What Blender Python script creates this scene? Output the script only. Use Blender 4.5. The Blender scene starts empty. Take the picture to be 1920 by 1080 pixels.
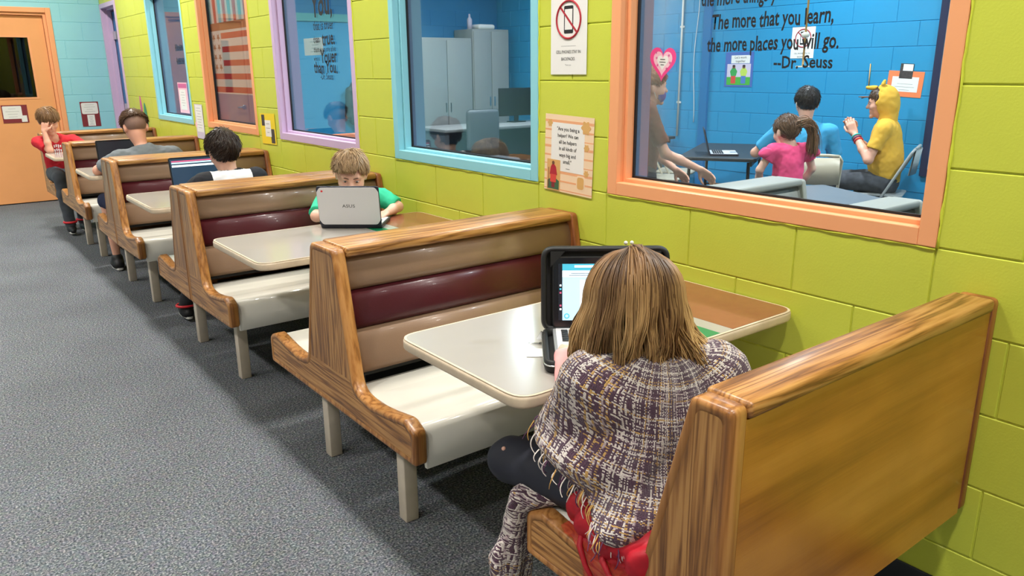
import bpy, bmesh, math, random
import numpy as np
from mathutils import Vector, Matrix
random.seed(7); RNG = np.random.default_rng(7)
SC = bpy.context.scene
COL = SC.collection

# ------------------------------------------------------------------ camera
CAMR = (0.791869, -0.610633, -0.008397)
CAMU = (0.172601, 0.210597, 0.962215)
CAMF = (0.585792, 0.763398, -0.272161)
cd = bpy.data.cameras.new('camera'); cam = bpy.data.objects.new('camera', cd); COL.objects.link(cam)
cd.sensor_width = 36.0; cd.lens = 1448.9585 / 1920 * 36.0; cd.clip_start = 0.02; cd.clip_end = 60
M = Matrix.Identity(4)
for i in range(3):
    M[i][0] = CAMR[i]; M[i][1] = CAMU[i]; M[i][2] = -CAMF[i]
M[0][3], M[1][3], M[2][3] = (-2.061869, 0.0, 1.477973)
cam.matrix_world = M
SC.camera = cam

# ------------------------------------------------------------------ world, exposure, ceiling lamps
SC.view_settings.view_transform = 'Standard'; SC.view_settings.look = 'None'
SC.view_settings.gamma = 1.0; SC.view_settings.use_curve_mapping = False
SC.view_settings.exposure = 0.2
w = bpy.data.worlds.new('world'); SC.world = w; w.use_nodes = True
w.node_tree.nodes['Background'].inputs[0].default_value = (.9, .95, 1, 1)
w.node_tree.nodes['Background'].inputs[1].default_value = 0.05
CEIL = 3.4
MAIN_W = 33.0; BLUE_W = 75.0
LAMPS_MAIN = [(x, y) for x in (-1.0, -3.5) for y in (-1.6, 0.2, 2.0, 3.8, 5.6, 7.4, 9.2)] + [(-5.6, y) for y in (0.2, 3.8, 7.4)]
LAMPS_BLUE = [(x, y) for x in (1.4, 3.7) for y in (1.0, 3.9, 7.2)]
def area_lamp(x, y, power, col=(1, .97, .92)):
    l = bpy.data.lights.new('ceiling_lamp', 'AREA'); l.shape = 'DISK'; l.size = .22; l.spread = math.radians(155 if x > -2 else 112)
    l.energy = power; l.color = col
    o = bpy.data.objects.new('ceiling_lamp', l); COL.objects.link(o); o.location = (x, y, CEIL - .035)
for x, y in LAMPS_MAIN: area_lamp(x, y, MAIN_W * (1.4 if y > 7 else 1.0))
for x, y in LAMPS_BLUE: area_lamp(x, y, BLUE_W, (.86, .94, 1))

# ------------------------------------------------------------------ helpers
def S(r, g, b):
    f = lambda c: (c / 255 / 12.92) if c / 255 <= .04045 else ((c / 255 + .055) / 1.055) ** 2.4
    return (f(r), f(g), f(b), 1)
def tag(o, label=None, cat=None, group=None, kind=None):
    if label: o['label'] = label
    if cat: o['category'] = cat
    if group: o['group'] = group
    if kind: o['kind'] = kind
    return o
def thing(name, label, cat, loc=(0, 0, 0), rz=0, group=None):
    o = bpy.data.objects.new(name, None); COL.objects.link(o); o.empty_display_size = .1
    o.location = loc; o.rotation_euler = (0, 0, rz)
    return tag(o, label, cat, group)
def mobj(name, me, mats, parent=None, loc=None):
    if not isinstance(mats, (list, tuple)): mats = [mats]
    me.materials.clear()
    for m in mats: me.materials.append(m)
    o = bpy.data.objects.new(name, me); COL.objects.link(o)
    if parent: o.parent = parent
    if loc is not None: o.location = loc
    return o
def copy_tree(o, parent=None):
    c = o.copy(); COL.objects.link(c); c.parent = parent
    for ch in list(o.children): copy_tree(ch, c)
    return c

class MB:
    """collects shapes for one mesh"""
    def __init__(s): s.bm = bmesh.new(); s.mi = 0
    def _merge(s, b2, flip=False):
        vs = {}
        for v in b2.verts: vs[v] = s.bm.verts.new(v.co)
        for f in b2.faces:
            try:
                nf = s.bm.faces.new([vs[v] for v in f.verts]); nf.smooth = f.smooth; nf.material_index = s.mi
            except ValueError: pass
        b2.free()
    def box(s, x0, x1, y0, y1, z0, z1, bev=0, seg=2, M=None):
        b = bmesh.new(); bmesh.ops.create_cube(b, size=1)
        for v in b.verts:
            v.co = Vector(((x0 + x1) / 2 + v.co.x * (x1 - x0), (y0 + y1) / 2 + v.co.y * (y1 - y0), (z0 + z1) / 2 + v.co.z * (z1 - z0)))
        if bev > 0:
            bmesh.ops.bevel(b, geom=list(b.edges), offset=bev, segments=seg, profile=.5, affect='EDGES')
            for f in b.faces: f.smooth = True
        if M is not None: b.transform(M)
        s._merge(b); return s
    def prism(s, poly, a, b_, axis='x', bev=0, seg=2, M=None, smooth=False):
        """poly of 2D points in the two other axes, extruded from a to b along axis"""
        b = bmesh.new()
        def P(p, t): return {'x': (t, p[0], p[1]), 'y': (p[0], t, p[1]), 'z': (p[0], p[1], t)}[axis]
        n = len(poly)
        A = [b.verts.new(P(p, a)) for p in poly]; B = [b.verts.new(P(p, b_)) for p in poly]
        fa = b.faces.new(A); fb = b.faces.new(B[::-1])
        for i in range(n):
            f = b.faces.new((A[i], B[i], B[(i + 1) % n], A[(i + 1) % n])); f.smooth = smooth
        bmesh.ops.recalc_face_normals(b, faces=b.faces)
        if bev > 0:
            ed = list(set(fa.edges) | set(fb.edges))
            bmesh.ops.bevel(b, geom=ed, offset=bev, segments=seg, profile=.5, affect='EDGES', clamp_overlap=True)
            for f in b.faces: f.smooth = len(f.verts) <= 4
        bmesh.ops.triangulate(b, faces=[f for f in b.faces if len(f.verts) > 6])
        if M is not None: b.transform(M)
        s._merge(b); return s
    def tube(s, pts, r, n=8, cap=True, closed=False, flat=1.0):
        pts = [Vector(p) for p in pts]; m = len(pts)
        rr = r if isinstance(r, (list, tuple)) else [r] * m
        rings = []; prev = None
        for i, p in enumerate(pts):
            if closed: t = pts[(i + 1) % m] - pts[i - 1]
            else: t = pts[min(i + 1, m - 1)] - pts[max(i - 1, 0)]
            t.normalize()
            if prev is None:
                ref = Vector((0, 0, 1)) if abs(t.z) < .9 else Vector((1, 0, 0)); u = t.cross(ref).normalized()
            else:
                u = (prev - t * prev.dot(t)).normalized()
            prev = u; v = t.cross(u)
            rings.append([s.bm.verts.new(p + (u * math.cos(q) + v * math.sin(q) * flat) * rr[i]) for q in [2 * math.pi * k / n for k in range(n)]])
        for i in range(m if closed else m - 1):
            a = rings[i]; b = rings[(i + 1) % m]
            for k in range(n):
                f = s.bm.faces.new((a[k], a[(k + 1) % n], b[(k + 1) % n], b[k])); f.smooth = True; f.material_index = s.mi
        if cap and not closed:
            for a in (rings[0][::-1], rings[-1]):
                f = s.bm.faces.new(a); f.material_index = s.mi
        return s
    def ball(s, c, r, seg=12, M=None):
        b = bmesh.new(); bmesh.ops.create_uvsphere(b, u_segments=seg, v_segments=max(6, seg // 2 + 1), radius=1)
        R = r if isinstance(r, (tuple, list)) else (r, r, r)
        T = Matrix.Translation(c) @ (M if M is not None else Matrix.Identity(4)) @ Matrix.Diagonal((R[0], R[1], R[2], 1))
        b.transform(T)
        for f in b.faces: f.smooth = True
        s._merge(b); return s
    def poly(s, pts):
        f = s.bm.faces.new([s.bm.verts.new(p) for p in pts]); f.material_index = s.mi; return s
    def done(s, name, mats, parent=None, loc=None, recalc=True):
        if recalc: bmesh.ops.recalc_face_normals(s.bm, faces=s.bm.faces)
        me = bpy.data.meshes.new(name); s.bm.to_mesh(me); s.bm.free()
        return mobj(name, me, mats, parent, loc)
def ring(mb, y0, y1, z0, z1, ia, ib, xa, xb):
    """rectangular ring in the y-z plane between insets ia and ib, from x = xa to xb"""
    mb.box(xa, xb, y0 + ia, y0 + ib, z0 + ia, z1 - ia); mb.box(xa, xb, y1 - ib, y1 - ia, z0 + ia, z1 - ia)
    mb.box(xa, xb, y0 + ib, y1 - ib, z0 + ia, z0 + ib); mb.box(xa, xb, y0 + ib, y1 - ib, z1 - ib, z1 - ia)
def fillet(poly, r, seg=4):
    out = []; n = len(poly)
    rs = r if isinstance(r, (list, tuple)) else [r] * n
    for i in range(n):
        p = Vector(poly[i]).to_2d(); a = Vector(poly[i - 1]).to_2d(); b = Vector(poly[(i + 1) % n]).to_2d()
        if rs[i] <= 0: out.append(tuple(p)); continue
        da = (a - p); db = (b - p); la, lb = da.length, db.length; da.normalize(); db.normalize()
        ang = da.angle(db); t = min(rs[i] / max(math.tan(ang / 2), 1e-4), la * .49, lb * .49)
        A = p + da * t; B = p + db * t
        for k in range(seg + 1):
            q = k / seg; out.append(tuple(A * (1 - q) ** 2 + p * 2 * q * (1 - q) + B * q * q))
    return out
def rrect(x0, x1, y0, y1, r, seg=5): return fillet([(x0, y0), (x1, y0), (x1, y1), (x0, y1)], r, seg)
def inset(poly, t):
    n = len(poly); out = []
    area = sum(poly[i][0] * poly[(i + 1) % n][1] - poly[(i + 1) % n][0] * poly[i][1] for i in range(n))
    sg = 1 if area > 0 else -1
    for i in range(n):
        a = Vector(poly[i - 1]); p = Vector(poly[i]); b = Vector(poly[(i + 1) % n])
        e1 = (p - a).normalized() if (p - a).length > 1e-7 else (b - p).normalized(); e2 = (b - p).normalized() if (b - p).length > 1e-7 else e1
        n1 = Vector((-e1.y, e1.x)); n2 = Vector((-e2.y, e2.x)); m = (n1 + n2)
        m = m / max(m.length_squared / 2, .3)
        out.append(tuple(p + m * t * sg))
    return out

# ------------------------------------------------------------------ materials
def nt(name):
    m = bpy.data.materials.new(name); m.use_nodes = True
    t = m.node_tree; return m, t, t.nodes['Principled BSDF']
def node(t, kind, **kw):
    n = t.nodes.new(kind)
    for k, v in kw.items():
        if k == 'ins':
            for a, b in v.items(): n.inputs[a].default_value = b
        else: setattr(n, k, v)
    return n
def ramp(t, stops):
    r = t.nodes.new('ShaderNodeValToRGB'); e = r.color_ramp.elements
    while len(e) < len(stops): e.new(.5)
    for i, (p, c) in enumerate(stops): e[i].position = p; e[i].color = c if len(c) == 4 else (*c, 1)
    return r
def mul(c, k): return (c[0] * k, c[1] * k, c[2] * k, 1)
def plain(name, col, rough=.5, metal=0, var=0, vscale=8, bump=0, bscale=200, spec=.5, coat=0, emit=0, alpha=1, sheen=0, stretch=None):
    m, t, b = nt(name)
    b.inputs['Base Color'].default_value = col; b.inputs['Roughness'].default_value = rough; b.inputs['Metallic'].default_value = metal
    b.inputs['Specular IOR Level'].default_value = spec
    if coat: b.inputs['Coat Weight'].default_value = coat; b.inputs['Coat Roughness'].default_value = .1
    if sheen: b.inputs['Sheen Weight'].default_value = sheen
    if emit: b.inputs['Emission Color'].default_value = col; b.inputs['Emission Strength'].default_value = emit
    if alpha < 1: b.inputs['Alpha'].default_value = alpha
    tc = None
    if var or bump:
        tc = node(t, 'ShaderNodeTexCoord'); src = tc.outputs['Object']
        if stretch:
            mp = node(t, 'ShaderNodeMapping'); mp.inputs['Scale'].default_value = stretch
            t.links.new(src, mp.inputs[0]); src = mp.outputs[0]
    if var:
        n = node(t, 'ShaderNodeTexNoise', ins={'Scale': vscale, 'Detail': 5.0, 'Roughness': .6}); t.links.new(src, n.inputs['Vector'])
        r = ramp(t, [(.3, mul(col, 1 - var)), (.7, mul(col, 1 + var * .6))]); t.links.new(n.outputs[0], r.inputs[0]); t.links.new(r.outputs[0], b.inputs['Base Color'])
    if bump:
        n = node(t, 'ShaderNodeTexNoise', ins={'Scale': bscale, 'Detail': 3.0}); t.links.new(src, n.inputs['Vector'])
        bp = node(t, 'ShaderNodeBump', ins={'Strength': bump, 'Distance': .004}); t.links.new(n.outputs[0], bp.inputs['Height']); t.links.new(bp.outputs[0], b.inputs['Normal'])
    return m
def wood(name, cols, axis, scale=1.0, rough=.4, rings=16.0, coat=.15):
    m, t, b = nt(name)
    tc = node(t, 'ShaderNodeTexCoord')
    sc = [10, 10, 10]; sc['xyz'.index(axis)] = .45
    mp = node(t, 'ShaderNodeMapping'); mp.inputs['Scale'].default_value = [k * scale for k in sc]; t.links.new(tc.outputs['Object'], mp.inputs[0])
    n1 = node(t, 'ShaderNodeTexNoise', ins={'Scale': 1.0, 'Detail': 6.0, 'Roughness': .5, 'Distortion': .25}); t.links.new(mp.outputs[0], n1.inputs['Vector'])
    mr = node(t, 'ShaderNodeMath', operation='MULTIPLY', ins={1: rings}); t.links.new(n1.outputs[0], mr.inputs[0])
    fr = node(t, 'ShaderNodeMath', operation='PINGPONG', ins={1: 1.0}); t.links.new(mr.outputs[0], fr.inputs[0])
    sc2 = [230, 230, 230]; sc2['xyz'.index(axis)] = 7
    mp2 = node(t, 'ShaderNodeMapping'); mp2.inputs['Scale'].default_value = sc2; t.links.new(tc.outputs['Object'], mp2.inputs[0])
    n2 = node(t, 'ShaderNodeTexNoise', ins={'Scale': 1.0, 'Detail': 2.0}); t.links.new(mp2.outputs[0], n2.inputs['Vector'])
    mx = node(t, 'ShaderNodeMix', data_type='FLOAT', ins={0: .35}); t.links.new(fr.outputs[0], mx.inputs[2]); t.links.new(n2.outputs[0], mx.inputs[3])
    r = ramp(t, [(.12, cols[0]), (.42, cols[1]), (.75, cols[2])]); t.links.new(mx.outputs[0], r.inputs[0])
    n3 = node(t, 'ShaderNodeTexNoise', ins={'Scale': 3.0, 'Detail': 3.0}); t.links.new(tc.outputs['Object'], n3.inputs['Vector'])
    r3 = ramp(t, [(.3, (.78, .74, .7, 1)), (.65, (1.08, 1.05, 1.0, 1))]); t.links.new(n3.outputs[0], r3.inputs[0])
    mm = node(t, 'ShaderNodeMix', data_type='RGBA', blend_type='MULTIPLY', ins={0: 1.0}); t.links.new(r.outputs[0], mm.inputs[6]); t.links.new(r3.outputs[0], mm.inputs[7])
    t.links.new(mm.outputs[2], b.inputs['Base Color'])
    b.inputs['Roughness'].default_value = rough; b.inputs['Coat Weight'].default_value = coat; b.inputs['Coat Roughness'].default_value = .2
    bp = node(t, 'ShaderNodeBump', ins={'Strength': .15, 'Distance': .002}); t.links.new(mx.outputs[0], bp.inputs['Height']); t.links.new(bp.outputs[0], b.inputs['Normal'])
    return m
def glass_mat(name, tint, gloss=1.0):
    m = bpy.data.materials.new(name); m.use_nodes = True; t = m.node_tree; t.nodes.clear()
    o = node(t, 'ShaderNodeOutputMaterial'); tr = node(t, 'ShaderNodeBsdfTransparent'); tr.inputs[0].default_value = tint
    g = node(t, 'ShaderNodeBsdfGlossy', ins={'Roughness': .015}); fr = node(t, 'ShaderNodeFresnel', ins={'IOR': 1.5})
    ml = node(t, 'ShaderNodeMath', operation='MULTIPLY', ins={1: gloss}); t.links.new(fr.outputs[0], ml.inputs[0])
    mx = node(t, 'ShaderNodeMixShader'); t.links.new(ml.outputs[0], mx.inputs[0]); t.links.new(tr.outputs[0], mx.inputs[1]); t.links.new(g.outputs[0], mx.inputs[2]); t.links.new(mx.outputs[0], o.inputs[0])
    return m
MT = {}
def paint(name, col, **kw): MT[name] = plain(name, col, **kw); return MT[name]
paint('green', S(203, 210, 74), rough=.42, var=.05, vscale=3, bump=.12, bscale=150)
paint('green_edge', S(214, 222, 70), rough=.4)
paint('sky', S(150, 212, 224), rough=.45, var=.04, vscale=3, bump=.12, bscale=150)
paint('blue', S(36, 142, 190), rough=.45, var=.05, vscale=3, bump=.12, bscale=150)
paint('deep_blue', S(24, 112, 168), rough=.45, var=.05, vscale=3, bump=.12, bscale=150)
paint('orange', S(242, 168, 118), rough=.38, bump=.05, bscale=60)
paint('door_orange', S(238, 166, 108), rough=.4, var=.03, vscale=4)
paint('inner_jamb', S(112, 132, 158), rough=.5)
paint('lavender', S(208, 180, 212), rough=.38, bump=.05, bscale=60)
paint('cyan', S(144, 208, 220), rough=.38, bump=.05, bscale=60)
paint('gasket', S(24, 22, 24), rough=.7)
paint('white_wall', S(190, 188, 180), rough=.6)
paint('ceiling', S(178, 178, 175), rough=.8, var=.06, vscale=60)
paint('cream', S(234, 230, 217), rough=.22, coat=.4, var=.02, vscale=4)
paint('cream_leg', S(205, 192, 174), rough=.4, var=.08, vscale=14)
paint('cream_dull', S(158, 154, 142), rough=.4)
paint('table', S(168, 162, 154), rough=.2, coat=.35, var=.02, vscale=6)
paint('table_edge', S(212, 192, 166), rough=.4, var=.12, vscale=18)
paint('brown_laminate', S(142, 84, 62), rough=.25, coat=.3, var=.05, vscale=30)
paint('green_laminate', S(28, 128, 84), rough=.25, coat=.3)
paint('tan_vinyl', S(146, 117, 93), rough=.34, coat=.15, bump=.12, bscale=350, var=.04, vscale=6)
paint('red_vinyl', S(76, 21, 29), rough=.36, coat=.12, bump=.12, bscale=350, var=.05, vscale=6)
OAK = (S(106, 66, 30), S(166, 114, 58), S(194, 144, 84))
for ax in 'xyz': MT['oak_' + ax] = wood('oak_' + ax, OAK, ax, scale=1.5, rings=22)
MT['oak_edge'] = wood('oak_edge', (S(122, 76, 34), S(162, 108, 54), S(182, 130, 74)), 'z', scale=1.5, rings=12)
MT['oak_red'] = wood('oak_red', (S(110, 58, 28), S(160, 96, 52), S(182, 116, 66)), 'z', rings=5)
MT['ply'] = wood('ply', (S(150, 96, 34), S(176, 117, 44), S(192, 134, 60)), 'x', scale=.6, rings=5, rough=.3)
paint('base_black', S(34, 37, 42), rough=.6)
paint('sclera', S(196, 180, 172), rough=.4)
paint('black', S(14, 14, 15), rough=.55)
paint('black_gloss', S(12, 13, 15), rough=.25)
paint('dark_screen', S(24, 27, 34), rough=.15)
paint('silver', S(196, 198, 200), rough=.3, metal=.6)
paint('chrome', S(210, 210, 212), rough=.2, metal=1)
paint('lid_white', S(206, 204, 206), rough=.35, var=.02, vscale=300)
paint('navy_plastic', S(28, 30, 48), rough=.4)
paint('white_paper', S(232, 230, 226), rough=.7)
paint('ink', S(28, 28, 30), rough=.6)
paint('grey_ink', S(120, 120, 122), rough=.7)
paint('grey_metal', S(150, 152, 150), rough=.4)
paint('beige_metal', S(196, 184, 160), rough=.4)
paint('table_black', S(38, 42, 46), rough=.45)
paint('grey_top', S(98, 104, 110), rough=.5)
paint('pale_blue', S(180, 210, 222), rough=.5)
paint('white_plastic', S(226, 224, 216), rough=.4)
SKIN = S(226, 166, 140); SKIN2 = S(214, 160, 138)
def skin_mat(name, c):
    m = plain(name, c, rough=.5, var=.06, vscale=10); b = m.node_tree.nodes['Principled BSDF']
    b.inputs['Subsurface Weight'].default_value = .08; b.inputs['Subsurface Radius'].default_value = (.01, .004, .002)
    MT[name] = m; return m
skin_mat('skin', SKIN); skin_mat('skin_pale', S(232, 182, 160)); skin_mat('skin_tan', S(206, 150, 124))
def hair_mat(name, dark, light, stretch=(60, 60, 6), rough=.4):
    m, t, b = nt(name); tc = node(t, 'ShaderNodeTexCoord'); mp = node(t, 'ShaderNodeMapping'); mp.inputs['Scale'].default_value = stretch
    t.links.new(tc.outputs['Object'], mp.inputs[0])
    n = node(t, 'ShaderNodeTexNoise', ins={'Scale': 2.0, 'Detail': 4.0}); t.links.new(mp.outputs[0], n.inputs['Vector'])
    r = ramp(t, [(.3, dark), (.72, light)]); t.links.new(n.outputs[0], r.inputs[0]); t.links.new(r.outputs[0], b.inputs['Base Color'])
    b.inputs['Roughness'].default_value = rough
    MT[name] = m; return m
hair_mat('hair_brown', S(62, 42, 30), S(134, 100, 70)); hair_mat('hair_dark', S(20, 15, 13), S(58, 44, 38)); hair_mat('hair_sandy', S(84, 60, 42), S(170, 136, 100))
hair_mat('hair_black', S(14, 13, 14), S(40, 34, 32)); hair_mat('hair_ginger', S(110, 62, 34), S(176, 108, 62)); hair_mat('hair_stubble', S(120, 92, 82), S(160, 128, 114), (300, 300, 300), .7)
def carpet():
    m, t, b = nt('carpet'); tc = node(t, 'ShaderNodeTexCoord')
    n = node(t, 'ShaderNodeTexNoise', ins={'Scale': 135.0, 'Detail': 2.0, 'Roughness': .7}); t.links.new(tc.outputs['Object'], n.inputs['Vector'])
    r = ramp(t, [(.30, S(36, 40, 44)), (.44, S(80, 85, 90)), (.56, S(110, 112, 116)), (.68, S(160, 160, 160))]); t.links.new(n.outputs[0], r.inputs[0])
    v = node(t, 'ShaderNodeTexVoronoi', ins={'Scale': 70.0}); t.links.new(tc.outputs['Object'], v.inputs['Vector'])
    hs = node(t, 'ShaderNodeMix', data_type='RGBA', blend_type='OVERLAY', ins={0: .06}); t.links.new(r.outputs[0], hs.inputs[6]); t.links.new(v.outputs['Color'], hs.inputs[7])
    n2 = node(t, 'ShaderNodeTexNoise', ins={'Scale': 1.3, 'Detail': 4.0}); t.links.new(tc.outputs['Object'], n2.inputs['Vector'])
    r2 = ramp(t, [(.35, (.86, .86, .86, 1)), (.65, (1.05, 1.05, 1.05, 1))]); t.links.new(n2.outputs[0], r2.inputs[0])
    mm = node(t, 'ShaderNodeMix', data_type='RGBA', blend_type='MULTIPLY', ins={0: 1.0}); t.links.new(hs.outputs[2], mm.inputs[6]); t.links.new(r2.outputs[0], mm.inputs[7])
    t.links.new(mm.outputs[2], b.inputs['Base Color']); b.inputs['Roughness'].default_value = 1; b.inputs['Specular IOR Level'].default_value = .1
    bp = node(t, 'ShaderNodeBump', ins={'Strength': .7, 'Distance': .006}); t.links.new(n.outputs[0], bp.inputs['Height']); t.links.new(bp.outputs[0], b.inputs['Normal'])
    MT['carpet'] = m
carpet()
MT['glass'] = glass_mat('glass', (.93, .96, .97, 1), .4); MT['dark_glass'] = glass_mat('dark_glass', (.25, .22, .2, 1))

# ------------------------------------------------------------------ text queue (fonts become meshes in one pass at the end)
TEXTS = []
def text(s, size, mat, parent, loc, bold=0.0, align='CENTER', sx=1.0, wob=0.0, name='lettering', frame='wall', kind=None):
    TEXTS.append((s, size, mat, parent, loc, bold, align, sx, wob, name, frame, kind))
FR = {'wall': Matrix(((0, 0, -1), (-1, 0, 0), (0, 1, 0))), 'end': Matrix(((1, 0, 0), (0, 0, -1), (0, 1, 0))), 'flat': Matrix.Identity(3)}
def flush_texts():
    tmp = []
    for (s, size, mat, parent, loc, bold, align, sx, wob, name, frame, kind) in TEXTS:
        c = bpy.data.curves.new('t', 'FONT'); c.body = s; c.size = size; c.align_x = align; c.align_y = 'CENTER'; c.offset = bold * size; c.resolution_u = 2
        o = bpy.data.objects.new('t', c); COL.objects.link(o); tmp.append(o)
    bpy.context.view_layer.update(); dg = bpy.context.evaluated_depsgraph_get()
    mes = [bpy.data.meshes.new_from_object(o.evaluated_get(dg)) for o in tmp]
    for o in tmp: bpy.data.objects.remove(o)
    for me, (s, size, mat, parent, loc, bold, align, sx, wob, name, frame, kind) in zip(mes, TEXTS):
        F = FR[frame] if isinstance(frame, str) else frame
        for v in me.vertices:
            x, y = v.co.x * sx, v.co.y
            if wob: x, y = x + wob * size * math.sin(y / size * 3 + x / size * 2.1), y + wob * size * (math.sin(x / size * 2.7) + .6 * math.sin(x / size * 6.1 + 1))
            v.co = F @ Vector((x, y, 0))
        o = mobj(name, me, mat, parent, loc)

# ================================================================== STRUCTURE
YE = 10.65; CH = .2048; BW = .4043; WT = .15; XF = 4.85; YP = 9.3
WIN_Y = [.88 + 1.6172 * k for k in range(5)]; WIN_W = 1.205; ZS = 5 * CH; ZT = 11 * CH
DOOR_Y = (9.82, 10.62)
def struct(o): o['kind'] = 'structure'; return o
struct(MB().box(-6.5, XF + .2, -3.2, YE + .2, -.1, 0).done('floor', MT['carpet']))
ceil = struct(MB().box(-6.5, XF + .2, -3.2, YE + .2, CEIL, CEIL + .1).done('ceiling', MT['ceiling']))
struct(MB().box(-6.5, -6.4, -3.2, YE, 0, CEIL).done('wall_left', MT['white_wall']))
struct(MB().box(-6.4, XF, -3.3, -3.2, 0, CEIL).done('wall_back', MT['white_wall']))
# the green wall, with its openings
holes = [(y, y + WIN_W, ZS, ZT) for y in WIN_Y] + [(DOOR_Y[0], DOOR_Y[1], 0, ZT)]
REC = .004
g = MB(); ys = -3.2
for (a, b, z0, z1) in holes:
    g.box(REC, WT - REC, ys, a, 0, CEIL)
    if z0 > 0: g.box(REC, WT - REC, a, b, 0, z0)
    g.box(REC, WT - REC, a, b, z1, CEIL); ys = b
g.box(REC, WT - REC, ys, YE, 0, CEIL)
wall_right = struct(g.done('wall_right', MT['green']))
BLOCKS = {}
def block_mesh(wd, ht, key):
    k = (round(wd, 3), round(ht, 3), key)
    if k in BLOCKS: return BLOCKS[k]
    me = bpy.data.meshes.new('block'); cv, chh, dp = .004, .0045, .0045      # shallow chamfer, vertical edges shallower
    j = .0012
    o = [(-wd / 2 + j, dp, j), (wd / 2 - j, dp, j), (wd / 2 - j, dp, ht - j), (-wd / 2 + j, dp, ht - j)]
    i = [(-wd / 2 + cv, 0, chh), (wd / 2 - cv, 0, chh), (wd / 2 - cv, 0, ht - chh), (-wd / 2 + cv, 0, ht - chh)]
    me.from_pydata(o + i, [], [(4, 5, 6, 7), (0, 1, 5, 4), (1, 2, 6, 5), (2, 3, 7, 6), (3, 0, 4, 7)])
    me.update(); BLOCKS[k] = me; return me
def lay_blocks(parent, mat, s0, s1, n0, n1, place, holes=(), off=0.0):
    """courses n0..n1; place(s, z) gives the location and rotation of a block centred at s along the wall"""
    for k in range(n0, n1):
        z0, z1 = k * CH, (k + 1) * CH; zc = (z0 + z1) / 2
        iv = [(s0, s1)]
        for (a, b, h0, h1) in holes:
            if h0 < zc < h1:
                nv = []
                for (p, q) in iv:
                    if b <= p or a >= q: nv.append((p, q)); continue
                    if a > p: nv.append((p, a))
                    if b < q: nv.append((b, q))
                iv = nv
        st = off + (BW / 2 if k % 2 else 0)
        for (p, q) in iv:
            cuts = [p] + [st + BW * m for m in range(-20, 60) if p + .03 < st + BW * m < q - .03] + [q]
            for a, b in zip(cuts[:-1], cuts[1:]):
                me = block_mesh(b - a, CH, mat); loc, rz = place((a + b) / 2, z0)
                if not me.materials: me.materials.append(MT[mat])
                o = bpy.data.objects.new('block', me); COL.objects.link(o); o.parent = parent; o.location = loc; o.rotation_euler = (0, 0, rz)
lay_blocks(wall_right, 'green', .1, YE, 0, 12, lambda s, z: ((0, s, z), -math.pi / 2), holes, off=.88)
struct(MB().box(-.009, 0, -3.2, DOOR_Y[0] - .01, 0, .105, bev=.003).done('baseboard_right', MT['base_black']))
# end wall, with the orange door
DX0, DX1 = -1.60, -.52
e = MB().box(-6.4, DX0, YE + REC, YE + .2, 0, CEIL).box(DX1, WT, YE + REC, YE + .2, 0, CEIL).box(DX0, DX1, YE + REC, YE + .2, 2.2, CEIL)
wall_end = struct(e.done('wall_end', MT['sky']))
lay_blocks(wall_end, 'sky', -2.4, 0, 0, 12, lambda s, z: ((s, YE, z), 0), [(DX0, DX1, 0, 2.2)], off=-.02)
# room behind the glass
b = MB().box(XF + REC, XF + .2, -3.2, YE, 0, CEIL); wall_far = struct(b.done('wall_far', MT['blue']))
lay_blocks(wall_far, 'blue', 2.2, YP, 2, 12, lambda s, z: ((XF, s, z), -math.pi / 2), off=.1)
b = MB().box(WT, XF, YP + REC, YP + .15, 0, CEIL); wall_part = struct(b.done('wall_partition', MT['deep_blue']))
lay_blocks(wall_part, 'deep_blue', 1.0, XF, 3, 11, lambda s, z: ((s, YP, z), 0), off=.1)
struct(MB().box(WT - .0035, WT, -3.2, DOOR_Y[0] - .2, 0, ZS).done('trim_1', MT['deep_blue']))
struct(MB().box(WT, WT + 1.6, YE, YE + .2, 0, CEIL).done('wall_passage', MT['deep_blue']))
# ---- windows in the green wall
WCOL = ['orange', 'cyan', 'lavender', 'orange', 'cyan']
for n, (y, col) in enumerate(zip(WIN_Y, WCOL)):
    root = bpy.data.objects.new('window_%d' % (n + 1), None); COL.objects.link(root); root.location = (0, y, ZS); struct(root)
    f = MB(); w_, h_ = WIN_W, ZT - ZS
    ring(f, 0, w_, 0, h_, 0, .047, -.006, .030); ring(f, 0, w_, 0, h_, 0, .060, .030, .066)
    ij = MB(); ring(ij, 0, w_, 0, h_, 0, .046, .080, WT + .012); ij.done('inner_jamb', MT['inner_jamb'], root)
    for i in range(4): pass
    fr = f.done('frame', MT[col], root)
    bv = fr.modifiers.new('bevel', 'BEVEL'); bv.width = .0025; bv.segments = 2
    gk = MB(); ring(gk, 0, w_, 0, h_, .050, .067, .0665, .0745); gk.done('gasket', MT['gasket'], root)
    MB().box(.0748, .0795, .055, w_ - .055, .055, h_ - .055).done('pane', MT['glass'], root)
    ck = MB(); rnd = random.Random(n)
    for side in range(4):
        L = w_ if side in (0, 2) else h_; m = 40
        pts = []
        for k in range(m + 1):
            t = k / m * L; o_ = .003 + rnd.uniform(-.002, .002)
            pts.append({0: (-.001, t, -o_), 1: (-.001, -o_, t), 2: (-.001, t, h_ + o_), 3: (-.001, w_ + o_, t)}[side])
        ck.tube(pts, [.0036 + rnd.uniform(-.0012, .0012) for _ in pts], 6)
    ck.done('caulk_bead', MT['green_edge'], root)
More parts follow.
